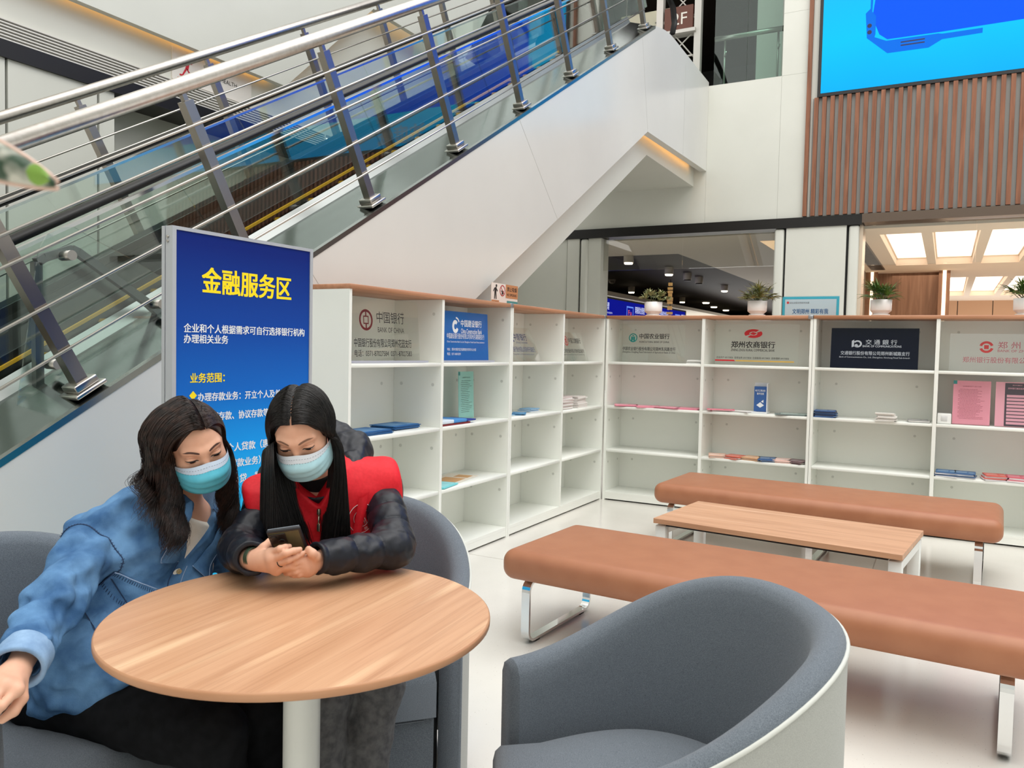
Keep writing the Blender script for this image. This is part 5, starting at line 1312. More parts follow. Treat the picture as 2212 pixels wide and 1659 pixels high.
def hand_sdf(P, wrist, kn, pip, tip, thumb, r=.0080):
    palm = None; w = A(*wrist)
    for k in kn:
        e = cone(P, w, A(*k), .0165, .0105); palm = e if palm is None else smin(palm, e, .014)
    for a, b in zip(kn[:-1], kn[1:]): palm = smin(palm, cone(P, A(*a), A(*b), .0100, .0095), .012)
    F = None
    for k, p, t in zip(kn, pip, tip):
        k, p, t = A(*k), A(*p), A(*t); m = p * .45 + t * .55 + nrm_(p - (k + t) / 2) * .003
        e = smin(smin(cone(P, k, p, r + .0008, r), cone(P, p, m, r, r - .0008), .003), cone(P, m, t, r - .0008, r - .0022), .003)
        F = e if F is None else smin(F, e, .0006)
    d = smin(palm, F, .006)
    return smin(d, chain(P, thumb, (.0135, .0105, .0098, .0075), .004), .009)
def lerp(a, b, t): return A(*a) * (1 - t) + A(*b) * t

class Body:
    """joints: eye, yaw, pitch, roll, neck, sR, sL, eR, eL, wR, wL, hip, hipR, hipL, kR, kL, aR, aL (R = photographer's left)"""
    def __init__(s, **k):
        for a, b in k.items(): setattr(s, a, A(*b) if isinstance(b, tuple) else b)
        s.H = head_frame(s.eye, s.yaw, s.pitch, s.roll)
        s.tx = nrm_(s.sL - s.sR); s.tz = nrm_(s.neck - s.hip); s.tx = nrm_(s.tx - s.tz * (s.tx @ s.tz)); s.ty = np.cross(s.tz, s.tx)
        if s.ty @ A(-s.hip[0], -s.hip[1], 0) < 0 and s.flip: s.ty = -s.ty
        s.RT = np.stack([s.tx, s.ty, s.tz])
    def tl(s, P, o): return (P - o) @ s.RT.T
    def torso(s, P, g=0.0, k=.05):
        c = lerp(s.hip, s.neck, .70); w = lerp(s.hip, s.neck, .38)
        d = ellip(P, c + s.ty * .01, s.RT, A(.150, .098, .17) + g)
        d = smin(d, ellip(P, w, s.RT, A(.125, .090, .16) + g), k)
        d = smin(d, ellip(P, s.hip, s.RT, A(.160, .115, .12) + g), k)
        for q in (-1, 1): d = smin(d, ellip(P, c + s.ty * .075 + s.tx * q * .065 - s.tz * .01, s.RT, A(.058, .045, .055) + g * .7), .04)
        for q in (s.sR, s.sL): d = smin(d, cone(P, s.neck - s.tz * .02, q, .050 + g, .046 + g), .05)
        return d
    def neck_d(s, P, r=.048):
        return cone(P, s.neck - s.tz * .04, to_world(A(0, -.025, -.045), s.H), r + .004, r)
    def skin(s, P):
        d = near(P, s.H[0], .16, lambda q: head_local(to_local(q, s.H))); d = smin(d, s.neck_d(P), .022)
        d = smin(d, s.torso(P, -.004), .03)
        for a, b, c in ((s.sR, s.eR, s.wR), (s.sL, s.eL, s.wL)):
            d = smin(d, smin(cone(P, a, b, .038, .032), cone(P, b, c, .031, .0215), .012), .02)
        for a, b, c in ((s.hipR, s.kR, s.aR), (s.hipL, s.kL, s.aL)):
            d = smin(d, smin(cone(P, a, b, .074, .048), cone(P, b, c, .046, .034), .02), .03)
        for h in s.hands: d = smin(d, near(P, A(*h[1][1]), .15, lambda q: hand_sdf(q, *h)), .010)
        return d
def bounds(pts, pad):
    q = np.array(pts); return q.min(0) - pad, q.max(0) + pad

skin_m = noise_mat('skin', (214, 164, 138), (222, 174, 148), scale=30, rough=.5, spec=.35)
bsdf(skin_m).inputs['Subsurface Weight'].default_value = .12; bsdf(skin_m).inputs['Subsurface Radius'].default_value = (.012, .005, .003)
def face_parts(root, B, brow_rgb, mask_rgb, band_rgb, brow_tilt=.0):
    H = B.H; f = lambda q: head_local(q)
    brow = mat('brow_%d' % brow_rgb[0], brow_rgb, .7); lash = mat('lash_dark', (26, 18, 16), .6)
    for s in (-1, 1):
        L = []
        for i in range(15):
            t = i / 14; x = .0125 + .037 * t; z = .0150 + .0040 * math.sin(min(1, t * 1.25) * PI * .62) - .005 * max(0, t - .62); w = (.0027 * (1 - .25 * t)) * min(1, (1 - t) * 3.2 + .12) * min(1, t * 6 + .45)
            L += [(s * x, .14, z + w * j) for j in (-1, -.4, .4, 1)]
        L = [V(q_) for q_ in to_world(march(f, L, (0, -1, 0)) + A(0, .0007, 0), H)]
        rows = [L[4 * i:4 * i + 4][::s] for i in range(15)]
        mb = MB(); mb.grid(rows); put('eyebrow', mb, brow, root)
        T_ = [i / 12 * 2 - 1 for i in range(13)]
        zl = [-.0085 + .0022 * (1 - t * t) + .0012 * t * s for t in T_]; zb = [-.0105 - .0022 * (1 - t * t) + .0012 * t * s for t in T_]
        L = [(s * .031 + t * .0148, .14, a_ + (b_ - a_) * k) for t, a_, b_ in zip(T_, zb, zl) for k in (0, .33, .66, 1)]
        L = [V(q_) for q_ in to_world(march(f, L, (0, -1, 0)) + A(0, .0003, 0), H)]
        mb = MB(); mb.grid([L[4 * i:4 * i + 4] for i in range(13)]); mb.m = [1 if 3 <= n_ // 3 <= 8 else 0 for n_ in range(len(mb.f))]
        put('eye', mb, [mat('sclera', (196, 176, 166), .3), mat('iris_dark', (34, 22, 18), .2)], root)
        pts = [V(q_) for q_ in to_world(march(f, [(s * .031 + t * .0152, .14, z) for t, z in zip(T_, zl)], (0, -1, 0)) + A(0, .0004, 0), H)]
        pts2 = [V(q_) for q_ in to_world(march(f, [(s * .031 + t * .0152, .14, z + .0062 + .0012 * (1 - t * t)) for t, z in zip(T_, zl)], (0, -1, 0)) - A(0, .0002, 0), H)]
        mb = MB(); mb.tube(pts, [.0006 + .0010 * math.sin(PI * i / 12) ** .7 for i in range(13)], 6); put('eyelashes', mb, lash, root)
        mb = MB(); mb.tube(pts2, [.0002 + .00035 * math.sin(PI * i / 12) for i in range(13)], 5); put('eyelid_crease', mb, mat('crease', (150, 98, 78), .6), root)
    # surgical mask
    nu, nv = 33, 25; G = np.zeros((nv, nu, 3))
    prof_v = [0, .14, .28, .42, .56, .70, .84, 1.0]; py = [.0985, .1105, .1205, .1215, .1165, .1095, .1035, .082]; pz = [-.012, -.026, -.042, -.057, -.073, -.089, -.106, -.121]
    for j in range(nv):
        v = j / (nv - 1); yc = np.interp(v, prof_v, py); zc = np.interp(v, prof_v, pz)
        for i in range(nu):
            u = i / (nu - 1) * 2 - 1; a = abs(u); sx = .0745 * math.sin(a * PI / 2 * .97); c = 1 - math.cos(a * PI / 2)
            ys = .012 + .012 * v; zs = -.036 - .046 * v
            yy = yc * (1 - c ** 1.15) + ys * c ** 1.15; zz = zc * (1 - c) + zs * c - (.004 * math.sin(a * PI) * (1 - v))
            for k_, (vc, am) in enumerate(((.40, .0030), (.60, .0032), (.80, .0030))):
                if v < vc: yy += am * max(0, 1 - (vc - v) / .16) * (1 - .5 * c)
            G[j, i] = (math.copysign(sx, u), yy + .0035, zz)
    q = G.reshape(-1, 3); e = head_local(q); m = e < .003
    if m.any():
        g = sgrad(head_local, q[m]); q[m] += g / np.linalg.norm(g, axis=1, keepdims=True) * (.003 - e[m])[:, None]
    W = to_world(q, H).reshape(nv, nu, 3)
    jb = 5
    def patch(rows_):
        mb = MB(); mb.grid([[V(p) for p in r] for r in rows_]); return mb
    cm = noise_mat('mask_%d' % mask_rgb[0], mask_rgb, tuple(min(255, c + 8) for c in mask_rgb), scale=60, rough=.7, spec=.2)
    mk = put('face_mask', patch(W[jb - 1:]), cm, root)
    bm_ = mat('mask_band_%d' % band_rgb[0], band_rgb, .7, 0, .2); put('top_band', patch(W[:jb]), bm_, mk, True)
    mb = MB()
    for j in (2, 4):
        for i in range(1, nu - 1):
            p, p2 = W[j, i] + H[1][1] * .0005, (W[j, i] * .5 + W[j, i + 1] * .5) + H[1][1] * .0005
            mb.tube([V(p), V(p2)], .00035, 4)
    put('stitching', mb, mat('stitch_grey', (120, 128, 140), .6), mk)
    for s, i in ((-1, 0), (1, nu - 1)):
        a, b = W[1, i], W[-2, i]; ear = to_world(A(s * .080, -.012, -.008), H); ear2 = to_world(A(s * .078, -.026, -.035), H)
        mb = MB(); mb.tube([V(a), V((a + ear) / 2 + H[1][0] * s * .002), V(ear), V(ear2), V((b + ear2) / 2), V(b)], .0013, 6); put('ear_loop', mb, mat('loop_white', (226, 226, 224), .6), mk)
def hair_mat(name, c1, c2):
    m = noise_mat(name, c1, c2, scale=60, rough=.38, spec=.45, detail=2, lo=.4, hi=.7); return m
def strands(root, name, S, r, m):
    vs, Q = ribbons(S, r); return put_np(name, vs, Q, m, root)

# ------------------------------------------------------------------ person in black jacket and red vest
JB = Body(eye=(-1.326, 1.399, 1.059), yaw=-12, pitch=36, roll=8, flip=True, neck=(-1.418, 1.582, .926), sR=(-1.496, 1.481, .895), sL=(-1.310, 1.697, .930), eR=(-1.462, 1.362, .811), eL=(-1.160, 1.560, .813),
          wR=(-1.352, 1.283, .824), wL=(-1.210, 1.372, .824), hip=(-1.485, 1.775, .55), hipR=(-1.535, 1.720, .52), hipL=(-1.425, 1.825, .52), kR=(-1.212, 1.372, .505), kL=(-1.140, 1.482, .507), aR=(-1.185, 1.335, .09), aL=(-1.165, 1.400, .09),
          hands=[])
def low(h): return (tuple(A(*h[0]) + A(0, 0, -.008)),) + tuple([tuple(A(*w_) + A(-.003, -.003, -.009)) for w_ in q] for q in h[1:])
PH_C = A(-1.2690, 1.3215, .850)
JB.hands = [((-1.352, 1.283, .824), [(-1.273, 1.275, .854), (-1.262, 1.269, .845), (-1.262, 1.274, .832), (-1.265, 1.283, .817)], [(-1.237, 1.265, .871), (-1.221, 1.266, .864), (-1.224, 1.275, .847), (-1.237, 1.285, .829)],
             [(-1.234, 1.289, .872), (-1.214, 1.300, .866), (-1.218, 1.310, .854), (-1.238, 1.316, .836)], [(-1.330, 1.285, .838), (-1.312, 1.292, .858), (-1.306, 1.305, .868), (-1.304, 1.325, .874)]),
            ((-1.210, 1.372, .826), [(-1.225, 1.323, .835), (-1.224, 1.326, .825), (-1.224, 1.330, .816), (-1.224, 1.337, .807)], [(-1.226, 1.299, .836), (-1.230, 1.300, .825), (-1.230, 1.305, .814), (-1.229, 1.314, .806)],
             [(-1.258, 1.304, .824), (-1.265, 1.303, .812), (-1.261, 1.308, .804), (-1.254, 1.317, .800)], [(-1.208, 1.360, .830), (-1.203, 1.341, .842), (-1.203, 1.327, .853), (-1.210, 1.323, .862)])]
JB.hands = [low(h_) for h_ in JB.hands]
P2 = thing('person', (-1.48, 1.78, 0), 'person in a black padded jacket and red vest holding a phone over the table', 'person')
def build(name, f, lo, hi, h, m, root, mask=None, proj=2):
    vs, Q = surface(f, lo, hi, h, proj)
    if mask is not None: vs, Q = keep(vs, Q, mask(vs))
    return put_np(name, vs, Q, m, root)
lo, hi = bounds([JB.eye, JB.sR, JB.sL, JB.eR, JB.eL, JB.wR, JB.hip, JB.kR, JB.kL, JB.aR, JB.aL], .13)
lo[2] = .03
build('body', JB.skin, lo, hi, .003, skin_m, P2)
face_parts(P2, JB, (124, 90, 72), (172, 216, 228), (206, 214, 222))
# jacket: quilted sleeves and trunk
def puff(P, a, b, ra, rb, n, amp, off=0.0):
    ab = b - a; t = ((P - a) @ ab) / (ab @ ab); tc = np.clip(t, 0, 1)
    ring = np.abs(np.sin(PI * (tc * n + off))) ** .33
    w = vnoise(P, 26, 3) * .008 + vnoise(P, 70, 5) * .004
    return np.linalg.norm(P - a - tc[:, None] * ab, axis=1) - (ra + (rb - ra) * tc) - amp * (ring - .6) + w * (.4 + .6 * ring)
eRc = JB.wR + nrm_(JB.wR - JB.eR) * .024; eLc = JB.wL + nrm_(JB.wL - JB.eL) * .026
def jacket(P):
    d = JB.torso(P, .012) + vnoise(P, 22, 7) * .006
    for a, b, c, n1, n2 in ((JB.sR, JB.eR, eRc, 2.6, 2.0), (JB.sL, JB.eL, eLc, 4.0, 3.0)):
        u = puff(P, a, b, .046, .050, n1, .008); l = puff(P, b, c, .045, .037, n2, .008, .2)
        l = smax(l, (P - c) @ nrm_(c - b), .004)
        l = smax(l, -cone(P, c - nrm_(c - b) * .028, c + nrm_(c - b) * .04, .0265, .029), .003)
        d = smin(d, smin(u, l, .022), .022)
    nk = cone(P, JB.neck - JB.tz * .05, JB.neck + JB.tz * .05 + JB.ty * .035, .082, .066)
    d = smin(d, nk, .02)
    d = smax(d, -cone(P, JB.neck + JB.tz * .01 + JB.ty * .01, JB.neck + JB.tz * .12 + JB.ty * .07, .056, .06), .006)
    d = smax(d, .756 - P[:, 2] - 4 * np.clip(np.linalg.norm(P[:, :2] - A(-1.1315, 1.2164), axis=1) - .382, 0, 1), .004)
    return d
black_pad = noise_mat('jacket_black', (18, 21, 29), (24, 28, 38), scale=60, rough=.42, spec=.35, bump=.15, bscale=90)
lo, hi = bounds([JB.sR, JB.sL, JB.eR, JB.eL, JB.wR, JB.wL, JB.hip, JB.neck + A(0, 0, .06)], .17); lo[2] = .46
jk = build('jacket', jacket, lo, hi, .0035, black_pad, P2)
hood_pts = [(-1.350, 1.632, .965), (-1.405, 1.690, 1.015), (-1.490, 1.705, 1.035), (-1.570, 1.650, .995), (-1.560, 1.565, .950)]
def hood(P):
    d = chain(P, hood_pts, (.040, .050, .055, .050, .040), .03)
    d = smin(d, ellip(P, A(-1.365, 1.630, .955), I3, A(.050, .045, .045)), .04)
    return d + vnoise(P, 30, 11) * .014 + vnoise(P, 70, 2) * .006
lo, hi = bounds(hood_pts, .10); build('hood', hood, lo, hi, .004, black_pad, jk)
mb = MB(); pr = march(hood, (-1.20, 1.52, .99), (-.145, .14, -.03)); pr = V(pr); d_ = V((.7, -.7, .1)).normalized()
mb.tube([pr + V((.008 * math.cos(a), .008 * math.cos(a) * .9, .009 * math.sin(a))) + d_ * .003 for a in [2 * PI * i / 14 for i in range(14)]], .0022, 6, closed=True)
mb.tube([pr + d_ * .003 + V((-.004, -.004, -.009)), pr + d_ * .004 + V((-.012, -.012, -.024)), pr + V((-.02, -.018, -.034))], .002, 5); put('drawcord_ring', mb, mat('cord_grey', (120, 120, 124), .3, .6), jk)
build('turtleneck', lambda P: smax(JB.neck_d(P, .0525), -to_local(P, H_[0] if False else JB.H)[:, 1] * 0 + ((P - JB.neck) @ JB.tz - .075), .006), *bounds([JB.neck - JB.tz * .04, to_world(A(0, -.025, -.045), JB.H)], .08), .0035, noise_mat('knit_black', (14, 14, 16), (20, 20, 22), scale=300, rough=.9, bump=.2), P2)
# red vest over the trunk
red = noise_mat('vest_red', (206, 20, 34), (216, 28, 42), scale=120, rough=.6, spec=.3, bump=.06)
def vest(P):
    d = smin(JB.torso(P, .036), cone(P, JB.neck - JB.tz * .05, JB.neck + JB.tz * .03 + JB.ty * .03, .092, .080), .02) + vnoise(P, 12, 21) * .010 + vnoise(P, 38, 4) * .003
    q = JB.tl(P, JB.neck)
    for s, a, b in ((-1, JB.sR, JB.eR), (1, JB.sL, JB.eL)):
        n = nrm_(JB.tx * s * 1.0 - JB.tz * .18); d = smax(d, (P - a) @ n - .046, .016)
    wedge = np.abs(q[:, 0] + .014) - np.clip((q[:, 2] - .028) * .9, -.2, .085)
    front = np.where(q[:, 1] > -.01, wedge, 1.0)
    d = smax(d, -front, .004)
    return smax(d, q[:, 2] - .075, .004)
lo, hi = bounds([JB.sR, JB.sL, JB.hip, JB.neck], .20); lo[2] = .50
vv = build('vest', vest, lo, hi, .0035, red, P2)
# vest placket, zip, collar flap, badge
def on_cloth(B, f, L):
    """points of a garment in front of the chest: (across, up, lift)"""
    L = np.array(L, float); o = B.neck + L[:, :1] * B.tx + L[:, 1:2] * B.tz + B.ty * .42
    return [V(q_) for q_ in march(f, o, -B.ty, .7) + L[:, 2:3] * B.ty]
def onv(x, z, off=.001): return on_cloth(JB, vest, [(x, z, off)])[0]
def onvs(L): return on_cloth(JB, vest, L)
mb = MB(); mb.tube(onvs([(-.018, z, .001) for z in np.linspace(.02, -.34, 18)]), .0022, 6); put('zip_line', mb, mat('zip_dark', (120, 20, 28), .4), vv)
mb = MB(); zt_ = onv(-.018, .020, .004); mb.rbox(zt_ + V((-.004, -.004, -.008)), zt_ + V((.004, .004, .008)), .002, 2); mb.tube([zt_ + V((0, 0, -.008)), zt_ + V((.002, -.003, -.03))], .0022, 6); q_ = zt_ + V((.0025, -.0035, -.036)); mb.rbox(q_ + V((-.0045, -.002, -.012)), q_ + V((.0045, .002, .008)), .0015, 2)
put('zip_pull', mb, mat('zip_metal', (190, 182, 160), .25, .9), vv)
for s in (-1, 1):
    rows = []
    for i in range(12):
        t = i / 11; z = .02 - .155 * t; x = s * (.084 - .072 * t); w = .030 * (1 - .25 * t)
        rows.append(onvs([(x + s * w * k, z + .004 * k, .010 + .008 * math.sin(PI * k) + .002) for k in (0, .3, .6, .85, 1)]))
    mb = MB(); mb.grid(rows if s < 0 else [r[::-1] for r in rows]); put('collar_flap', mb, red, vv)
wp = mat('badge_white', (232, 206, 206), .6)
bx_, bz_ = .080, -.034
mb = MB(); mb.tube(onvs([(bx_ + .034 * math.cos(a), bz_ + .034 * math.sin(a), .0012) for a in [2 * PI * i / 40 for i in range(40)]]), .0009, 5, closed=True)
mb.tube(onvs([(bx_ + .020 * math.cos(a), bz_ + .020 * math.sin(a), .0012) for a in [2 * PI * i / 30 for i in range(30)]]), .0006, 5, closed=True)
for k in range(5):
    mb.tube([onv(bx_ - .010 + .005 * k, bz_ - .016, .0012), onv(bx_ - .006 + .003 * k, bz_ + .004, .0012)], .0012, 5)
mb.add([onv(bx_ + .006 * math.cos(a), bz_ + .010 + .006 * math.sin(a), .0014) for a in [2 * PI * i / 12 for i in range(12)]], [tuple(range(12))], False)
put('badge', mb, wp, vv)
mb = MB()
for k, chs in enumerate('志愿服务'):
    a = -2.0 + .62 * k; c = onv(bx_ + .027 * math.cos(a), bz_ + .027 * math.sin(a), .002); n_ = V(JB.ty); rr_ = V((-math.sin(a) * V(JB.tx) + math.cos(a) * V(JB.tz))).normalized(); uu = n_.cross(rr_)
    mb.text(chs, frame(c, rr_, uu), -.0045, -.0045, h=.009)
put('badge_lettering', mb, wp, vv)
# trousers
jeans = noise_mat('jeans_grey', (80, 80, 82), (102, 102, 103), scale=60, rough=.85, spec=.15, bump=.1, bscale=300)
def trousers(B, r=(.090, .066, .062, .056), g=.012, amp=.010):
    def f(P):
        d = smin(ellip(P, B.hip - A(0, 0, .005), B.RT, A(.172, .125, .115)), 1e3 + 0 * P[:, 0], 0)
        for a, b, c in ((B.hipR, B.kR, B.aR), (B.hipL, B.kL, B.aL)):
            d = smin(d, smin(cone(P, a, b, r[0], r[1]), cone(P, b, c, r[2], r[3]), .02), .025)
        return d + vnoise(P, 16, 9) * amp + vnoise(P, 42, 6) * amp * .5
    return f
lo, hi = bounds([JB.hip, JB.kR, JB.kL, JB.aR, JB.aL, JB.hipR, JB.hipL], .14); lo[2] = .055
build('jeans', trousers(JB, (.086, .060, .055, .050), .012, .008), lo, hi, .005, jeans, P2, mask=lambda v: v[:, 2] > .07)
shoe = mat('shoe_white', (206, 206, 204), .5)
def shoes(root, B, dirv, m):
    for a in (B.aR, B.aL):
        f = lambda P: smax(smin(cone(P, A(a[0], a[1], .035), A(a[0] + dirv[0] * .15, a[1] + dirv[1] * .15, .028), .042, .034), cone(P, A(a[0], a[1], .08), A(a[0], a[1], .03), .040, .042), .03), .002 - P[:, 2], .004)
        lo_, hi_ = bounds([A(a[0], a[1], .05), A(a[0] + dirv[0] * .16, a[1] + dirv[1] * .16, .03)], .07); build('shoe', f, lo_, hi_, .006, m, root)
shoes(P2, JB, (.70, -.71), shoe)
# bracelets and ring
mb = MB(); ax_ = nrm_(JB.hands[0][1][1] - JB.wR if False else A(*JB.hands[0][1][1]) - JB.wR); u_ = nrm_(np.cross(ax_, A(0, 0, 1))); w_ = np.cross(ax_, u_)
for k in range(3):
    c = JB.wR + ax_ * (.012 + .004 * k); mb.tube([V(c + (u_ * math.cos(t_) + w_ * math.sin(t_)) * (.0235 - .0006 * k)) for t_ in [2 * PI * i / 28 for i in range(28)]], .0013, 6, closed=True)
put('bracelet', mb, mat('bracelet_green', (46, 70, 50), .5), P2)
mb = MB(); k_, p_ = A(*JB.hands[0][1][2]), A(*JB.hands[0][2][2]); ax_ = nrm_(p_ - k_); u_ = nrm_(np.cross(ax_, A(0, 0, 1))); w_ = np.cross(ax_, u_); c = lerp(k_, p_, .45)
mb.tube([V(c + (u_ * math.cos(t_) + w_ * math.sin(t_)) * .0096) for t_ in [2 * PI * i / 24 for i in range(24)]], .0010, 6, closed=True); put('ring', mb, black, P2)
# hair: long, straight, parted in the middle
HM = hair_mat('hair_black', (13, 11, 11), (30, 25, 23))
H2 = JB.H
def cap_f(H, g, slit=0.0, part=0.0, fh=.062):
    def f(P):
        q = to_local(P, H); d = ellip(q, A(0, -.014, .019), I3, A(.0735, .0935, .0755) + g)
        d = smin(d, ellip(q, A(0, -.05, -.035), I3, A(.062, .05, .07) + g), .03)
        # face opening: arched hairline
        hl = q[:, 1] * .92 + q[:, 2] * -.42 - .0165 - .36 * np.abs(q[:, 0] - part * .4) - (.0 + fh - .062)
        d = smax(d, hl, .004)
        if slit: d = smax(d, -(np.maximum(np.abs(q[:, 0] - part) - slit, .02 - q[:, 2])), .001)
        return d
    return f
lo, hi = H2[0] - .15, H2[0] + .15
build('hair_cap', cap_f(H2, .001, .0016), lo, hi, .003, HM, P2, proj=2)
rs = np.random.default_rng(4)
def trunk(B, P, g):
    c = lerp(B.hip, B.neck, .70); return smin(ellip(P, c + B.ty * .01, B.RT, A(.150, .098, .17) + g), ellip(P, c + B.ty * .075, B.RT, A(.11, .045, .06) + g), .04)
def body_obst(P):
    q = to_local(P, H2)
    d = ellip(q, A(0, -.014, .019), I3, A(.0735, .0935, .0755))
    d = np.minimum(d, ellip(q, A(.003, .055, -.050), I3, A(.0715, .085, .105)))
    d = np.minimum(d, trunk(JB, P, .034))
    for a, b, c in ((JB.sR, JB.eR, JB.wR), (JB.sL, JB.eL, JB.wL)): d = np.minimum(d, cone(P, b, c, .052, .046))
    return d
class Hug:
    def __init__(s, H, n, zmin): s.H, s.n, s.z = H, n, zmin
    def __call__(s, P): return ellip(to_local(P, s.H), A(0, -.014, .019), I3, A(.0735, .0935, .0755))
    def on(s, P): return to_local(P, s.H)[:, 2] > s.z
fwd2 = nrm_(A(H2[1][1][0], H2[1][1][1], 0))[None]
N = 8000
t = rs.random(N) ** 1.1; side = np.where(rs.random(N) < .5, -1, 1)
ang = np.radians(34 + t * 118)                            # along the parting, from the hairline to the nape
ry, rz = np.cos(ang) * .096 - .014, np.sin(ang) * .078 + .019
q = np.stack([side * (.0022 + np.abs(rs.normal(0, .0028, N))), ry, rz], 1)
roots = to_world(q, H2); dl = np.stack([side * 1.0, -.30 + .42 * t + rs.normal(0, .06, N), .12 + 0 * t], 1); dirs = dl @ H2[1]
lf_ = (side < 0)[:, None] * 1.0; rt2 = nrm_(A(JB.tx[0], JB.tx[1], 0))[None]; dr_ = np.where(side < 0, rs.random(N) ** 1.5 * .085, (rs.random(N) - .62) * .055)[:, None]
marg = .002 + .011 * rs.random(N) ** 1.3
S = hair_sim(roots, dirs, body_obst, 52, .0102, lambda i: .12 if i < 7 else .26, marg, hug=Hug(H2, 20, -.03), drag=lambda P, i: (fwd2 * lf_ * (.06 if 9 < i < 26 else 0) + rt2 * dr_ * (1.0 if i > 10 else 0)), grow=lambda i: 1 + min(1.6, max(0, i - 8) * .13))
nlen = rs.integers(42, 52, N)
for i in range(N): S[i, nlen[i]:] = S[i, nlen[i] - 1] + (S[i, nlen[i] - 1] - S[i, nlen[i] - 2]) * .02
strands(P2, 'hair', S, .00065, HM)

# ---- phone held in both hands
PN = A(.50, -.523, -.686); PN /= np.linalg.norm(PN); PL = A(.4726, -.494, .727); PL -= PN * (PL @ PN); PL /= np.linalg.norm(PL); PR = np.cross(PL, PN); 
if PR @ A(.73, .69, 0) < 0: PR = -PR
t = thing('phone', tuple(PH_C), 'dark phone case with round camera bump held by the woman in the red vest', 'phone')
_c, _s = math.cos(.2), math.sin(.2); PR, PL = PR * _c + PL * _s, PL * _c - PR * _s
def Mx(o): return Matrix(((PR[0], PL[0], PN[0], o[0]), (PR[1], PL[1], PN[1], o[1]), (PR[2], PL[2], PN[2], o[2]), (0, 0, 0, 1)))
MP = Mx(PH_C)
mb = MB(); mb.rbox((-.0365, -.0745, -.0050), (.0365, .0745, .0050), .0048, 3, MP); put('case', mb, mat('case_black', (26, 28, 34), .4), t)
mb = MB(); mb.box((-.031, -.069, .0046), (.031, .069, .0054), MP); put('back_panel', mb, mat('case_olive', (92, 90, 64), .35), t)
mb = MB(); mb.rbox((-.034, .030, .0052), (.002, .066, .0078), .0012, 2, MP); cmr = put('camera_bump', mb, mat('case_black2', (20, 18, 18), .3), t)
mb = MB()
for x, y in ((-.024, .055), (-.008, .042)): mb.lathe([(0, 0), (.0065, 0), (.0065, .0015), (.0045, .0017), (0, .0010)], n=18); 
mb.v = []; mb.f = []; mb.m = []; mb.sm = []
for x, y in ((-.024, .055), (-.009, .041)):
    m2 = MB(); m2.lathe([(.0068, .0), (.0068, .0016), (.0048, .0018), (0, .0012)], n=18); mb.add([MP @ V((v[0] + x, v[1] + y, v[2] + .0078)) for v in m2.v], m2.f, True)
put('lens', mb, mat('lens_black', (8, 8, 10), .08), cmr)
mb = MB(); mb.box((-.0335, -.0715, -.0056), (.0335, .0715, -.0049), MP); put('display', mb, mat('phone_display', (150, 160, 170), .1, emit=.35), t)
# ------------------------------------------------------------------ person in the denim shirt
DB = Body(eye=(-1.506, 1.288, 1.036), yaw=20, pitch=24, roll=17, flip=False, neck=(-1.672, 1.352, .888), sR=(-1.717, 1.170, .842), sL=(-1.676, 1.450, .820), eR=(-1.588, .979, .757), eL=(-1.560, 1.560, .640),
          wR=(-1.455, .829, .700), wL=(-1.420, 1.440, .600), hip=(-1.790, 1.178, .535), hipR=(-1.775, 1.085, .515), hipL=(-1.775, 1.265, .515), kR=(-1.335, 1.165, .470), kL=(-1.345, 1.315, .465), aR=(-1.290, 1.180, .09), aL=(-1.310, 1.330, .09), hands=[])
DB.ty = np.cross(DB.tz, DB.tx); DB.ty = DB.ty if DB.ty[0] > 0 else -DB.ty; DB.RT = np.stack([DB.tx, DB.ty, DB.tz])
DB.hands = [((-1.445, .838, .722), [(-1.394, .810, .710), (-1.408, .797, .720), (-1.431, .791, .723), (-1.456, .790, .721)], [(-1.385, .780, .695), (-1.393, .770, .705), (-1.415, .764, .711), (-1.444, .766, .710)],
             [(-1.411, .776, .668), (-1.420, .768, .674), (-1.440, .763, .680), (-1.469, .766, .684)], [(-1.424, .833, .708), (-1.407, .826, .686), (-1.402, .809, .671), (-1.414, .797, .658)]),
            ((-1.420, 1.440, .600), [(-1.345, 1.405, .575), (-1.345, 1.385, .575), (-1.350, 1.365, .573), (-1.356, 1.348, .570)], [(-1.31, 1.39, .560), (-1.305, 1.37, .560), (-1.31, 1.35, .558), (-1.318, 1.335, .555)],
             [(-1.285, 1.378, .540), (-1.278, 1.356, .540), (-1.284, 1.338, .540), (-1.294, 1.325, .540)], [(-1.40, 1.450, .59), (-1.365, 1.445, .58), (-1.345, 1.432, .57), (-1.33, 1.42, .56)])]
sh_ = A(-.010, -.009, -.022); h0 = DB.hands[0]; DB.hands[0] = (tuple(A(*h0[0]) + sh_),) + tuple([tuple(A(*q) + sh_) for q in g] for g in h0[1:])
P1 = thing('person', (-1.72, 1.15, 0), 'person in a blue denim shirt with wavy dark brown hair leaning towards the phone', 'person')
lo, hi = bounds([DB.eye, DB.sR, DB.sL, DB.eR, DB.eL, DB.wR, DB.hip, DB.kR, DB.kL, DB.aR, DB.aL], .14); lo[2] = .03
build('body', DB.skin, lo, hi, .003, skin_m, P1)
face_parts(P1, DB, (72, 46, 38), (92, 190, 216), (190, 206, 224))
denim = noise_mat('denim', (56, 92, 134), (102, 144, 186), scale=15, rough=.85, spec=.15, bump=.35, bscale=420, detail=6, lo=.32, hi=.68)
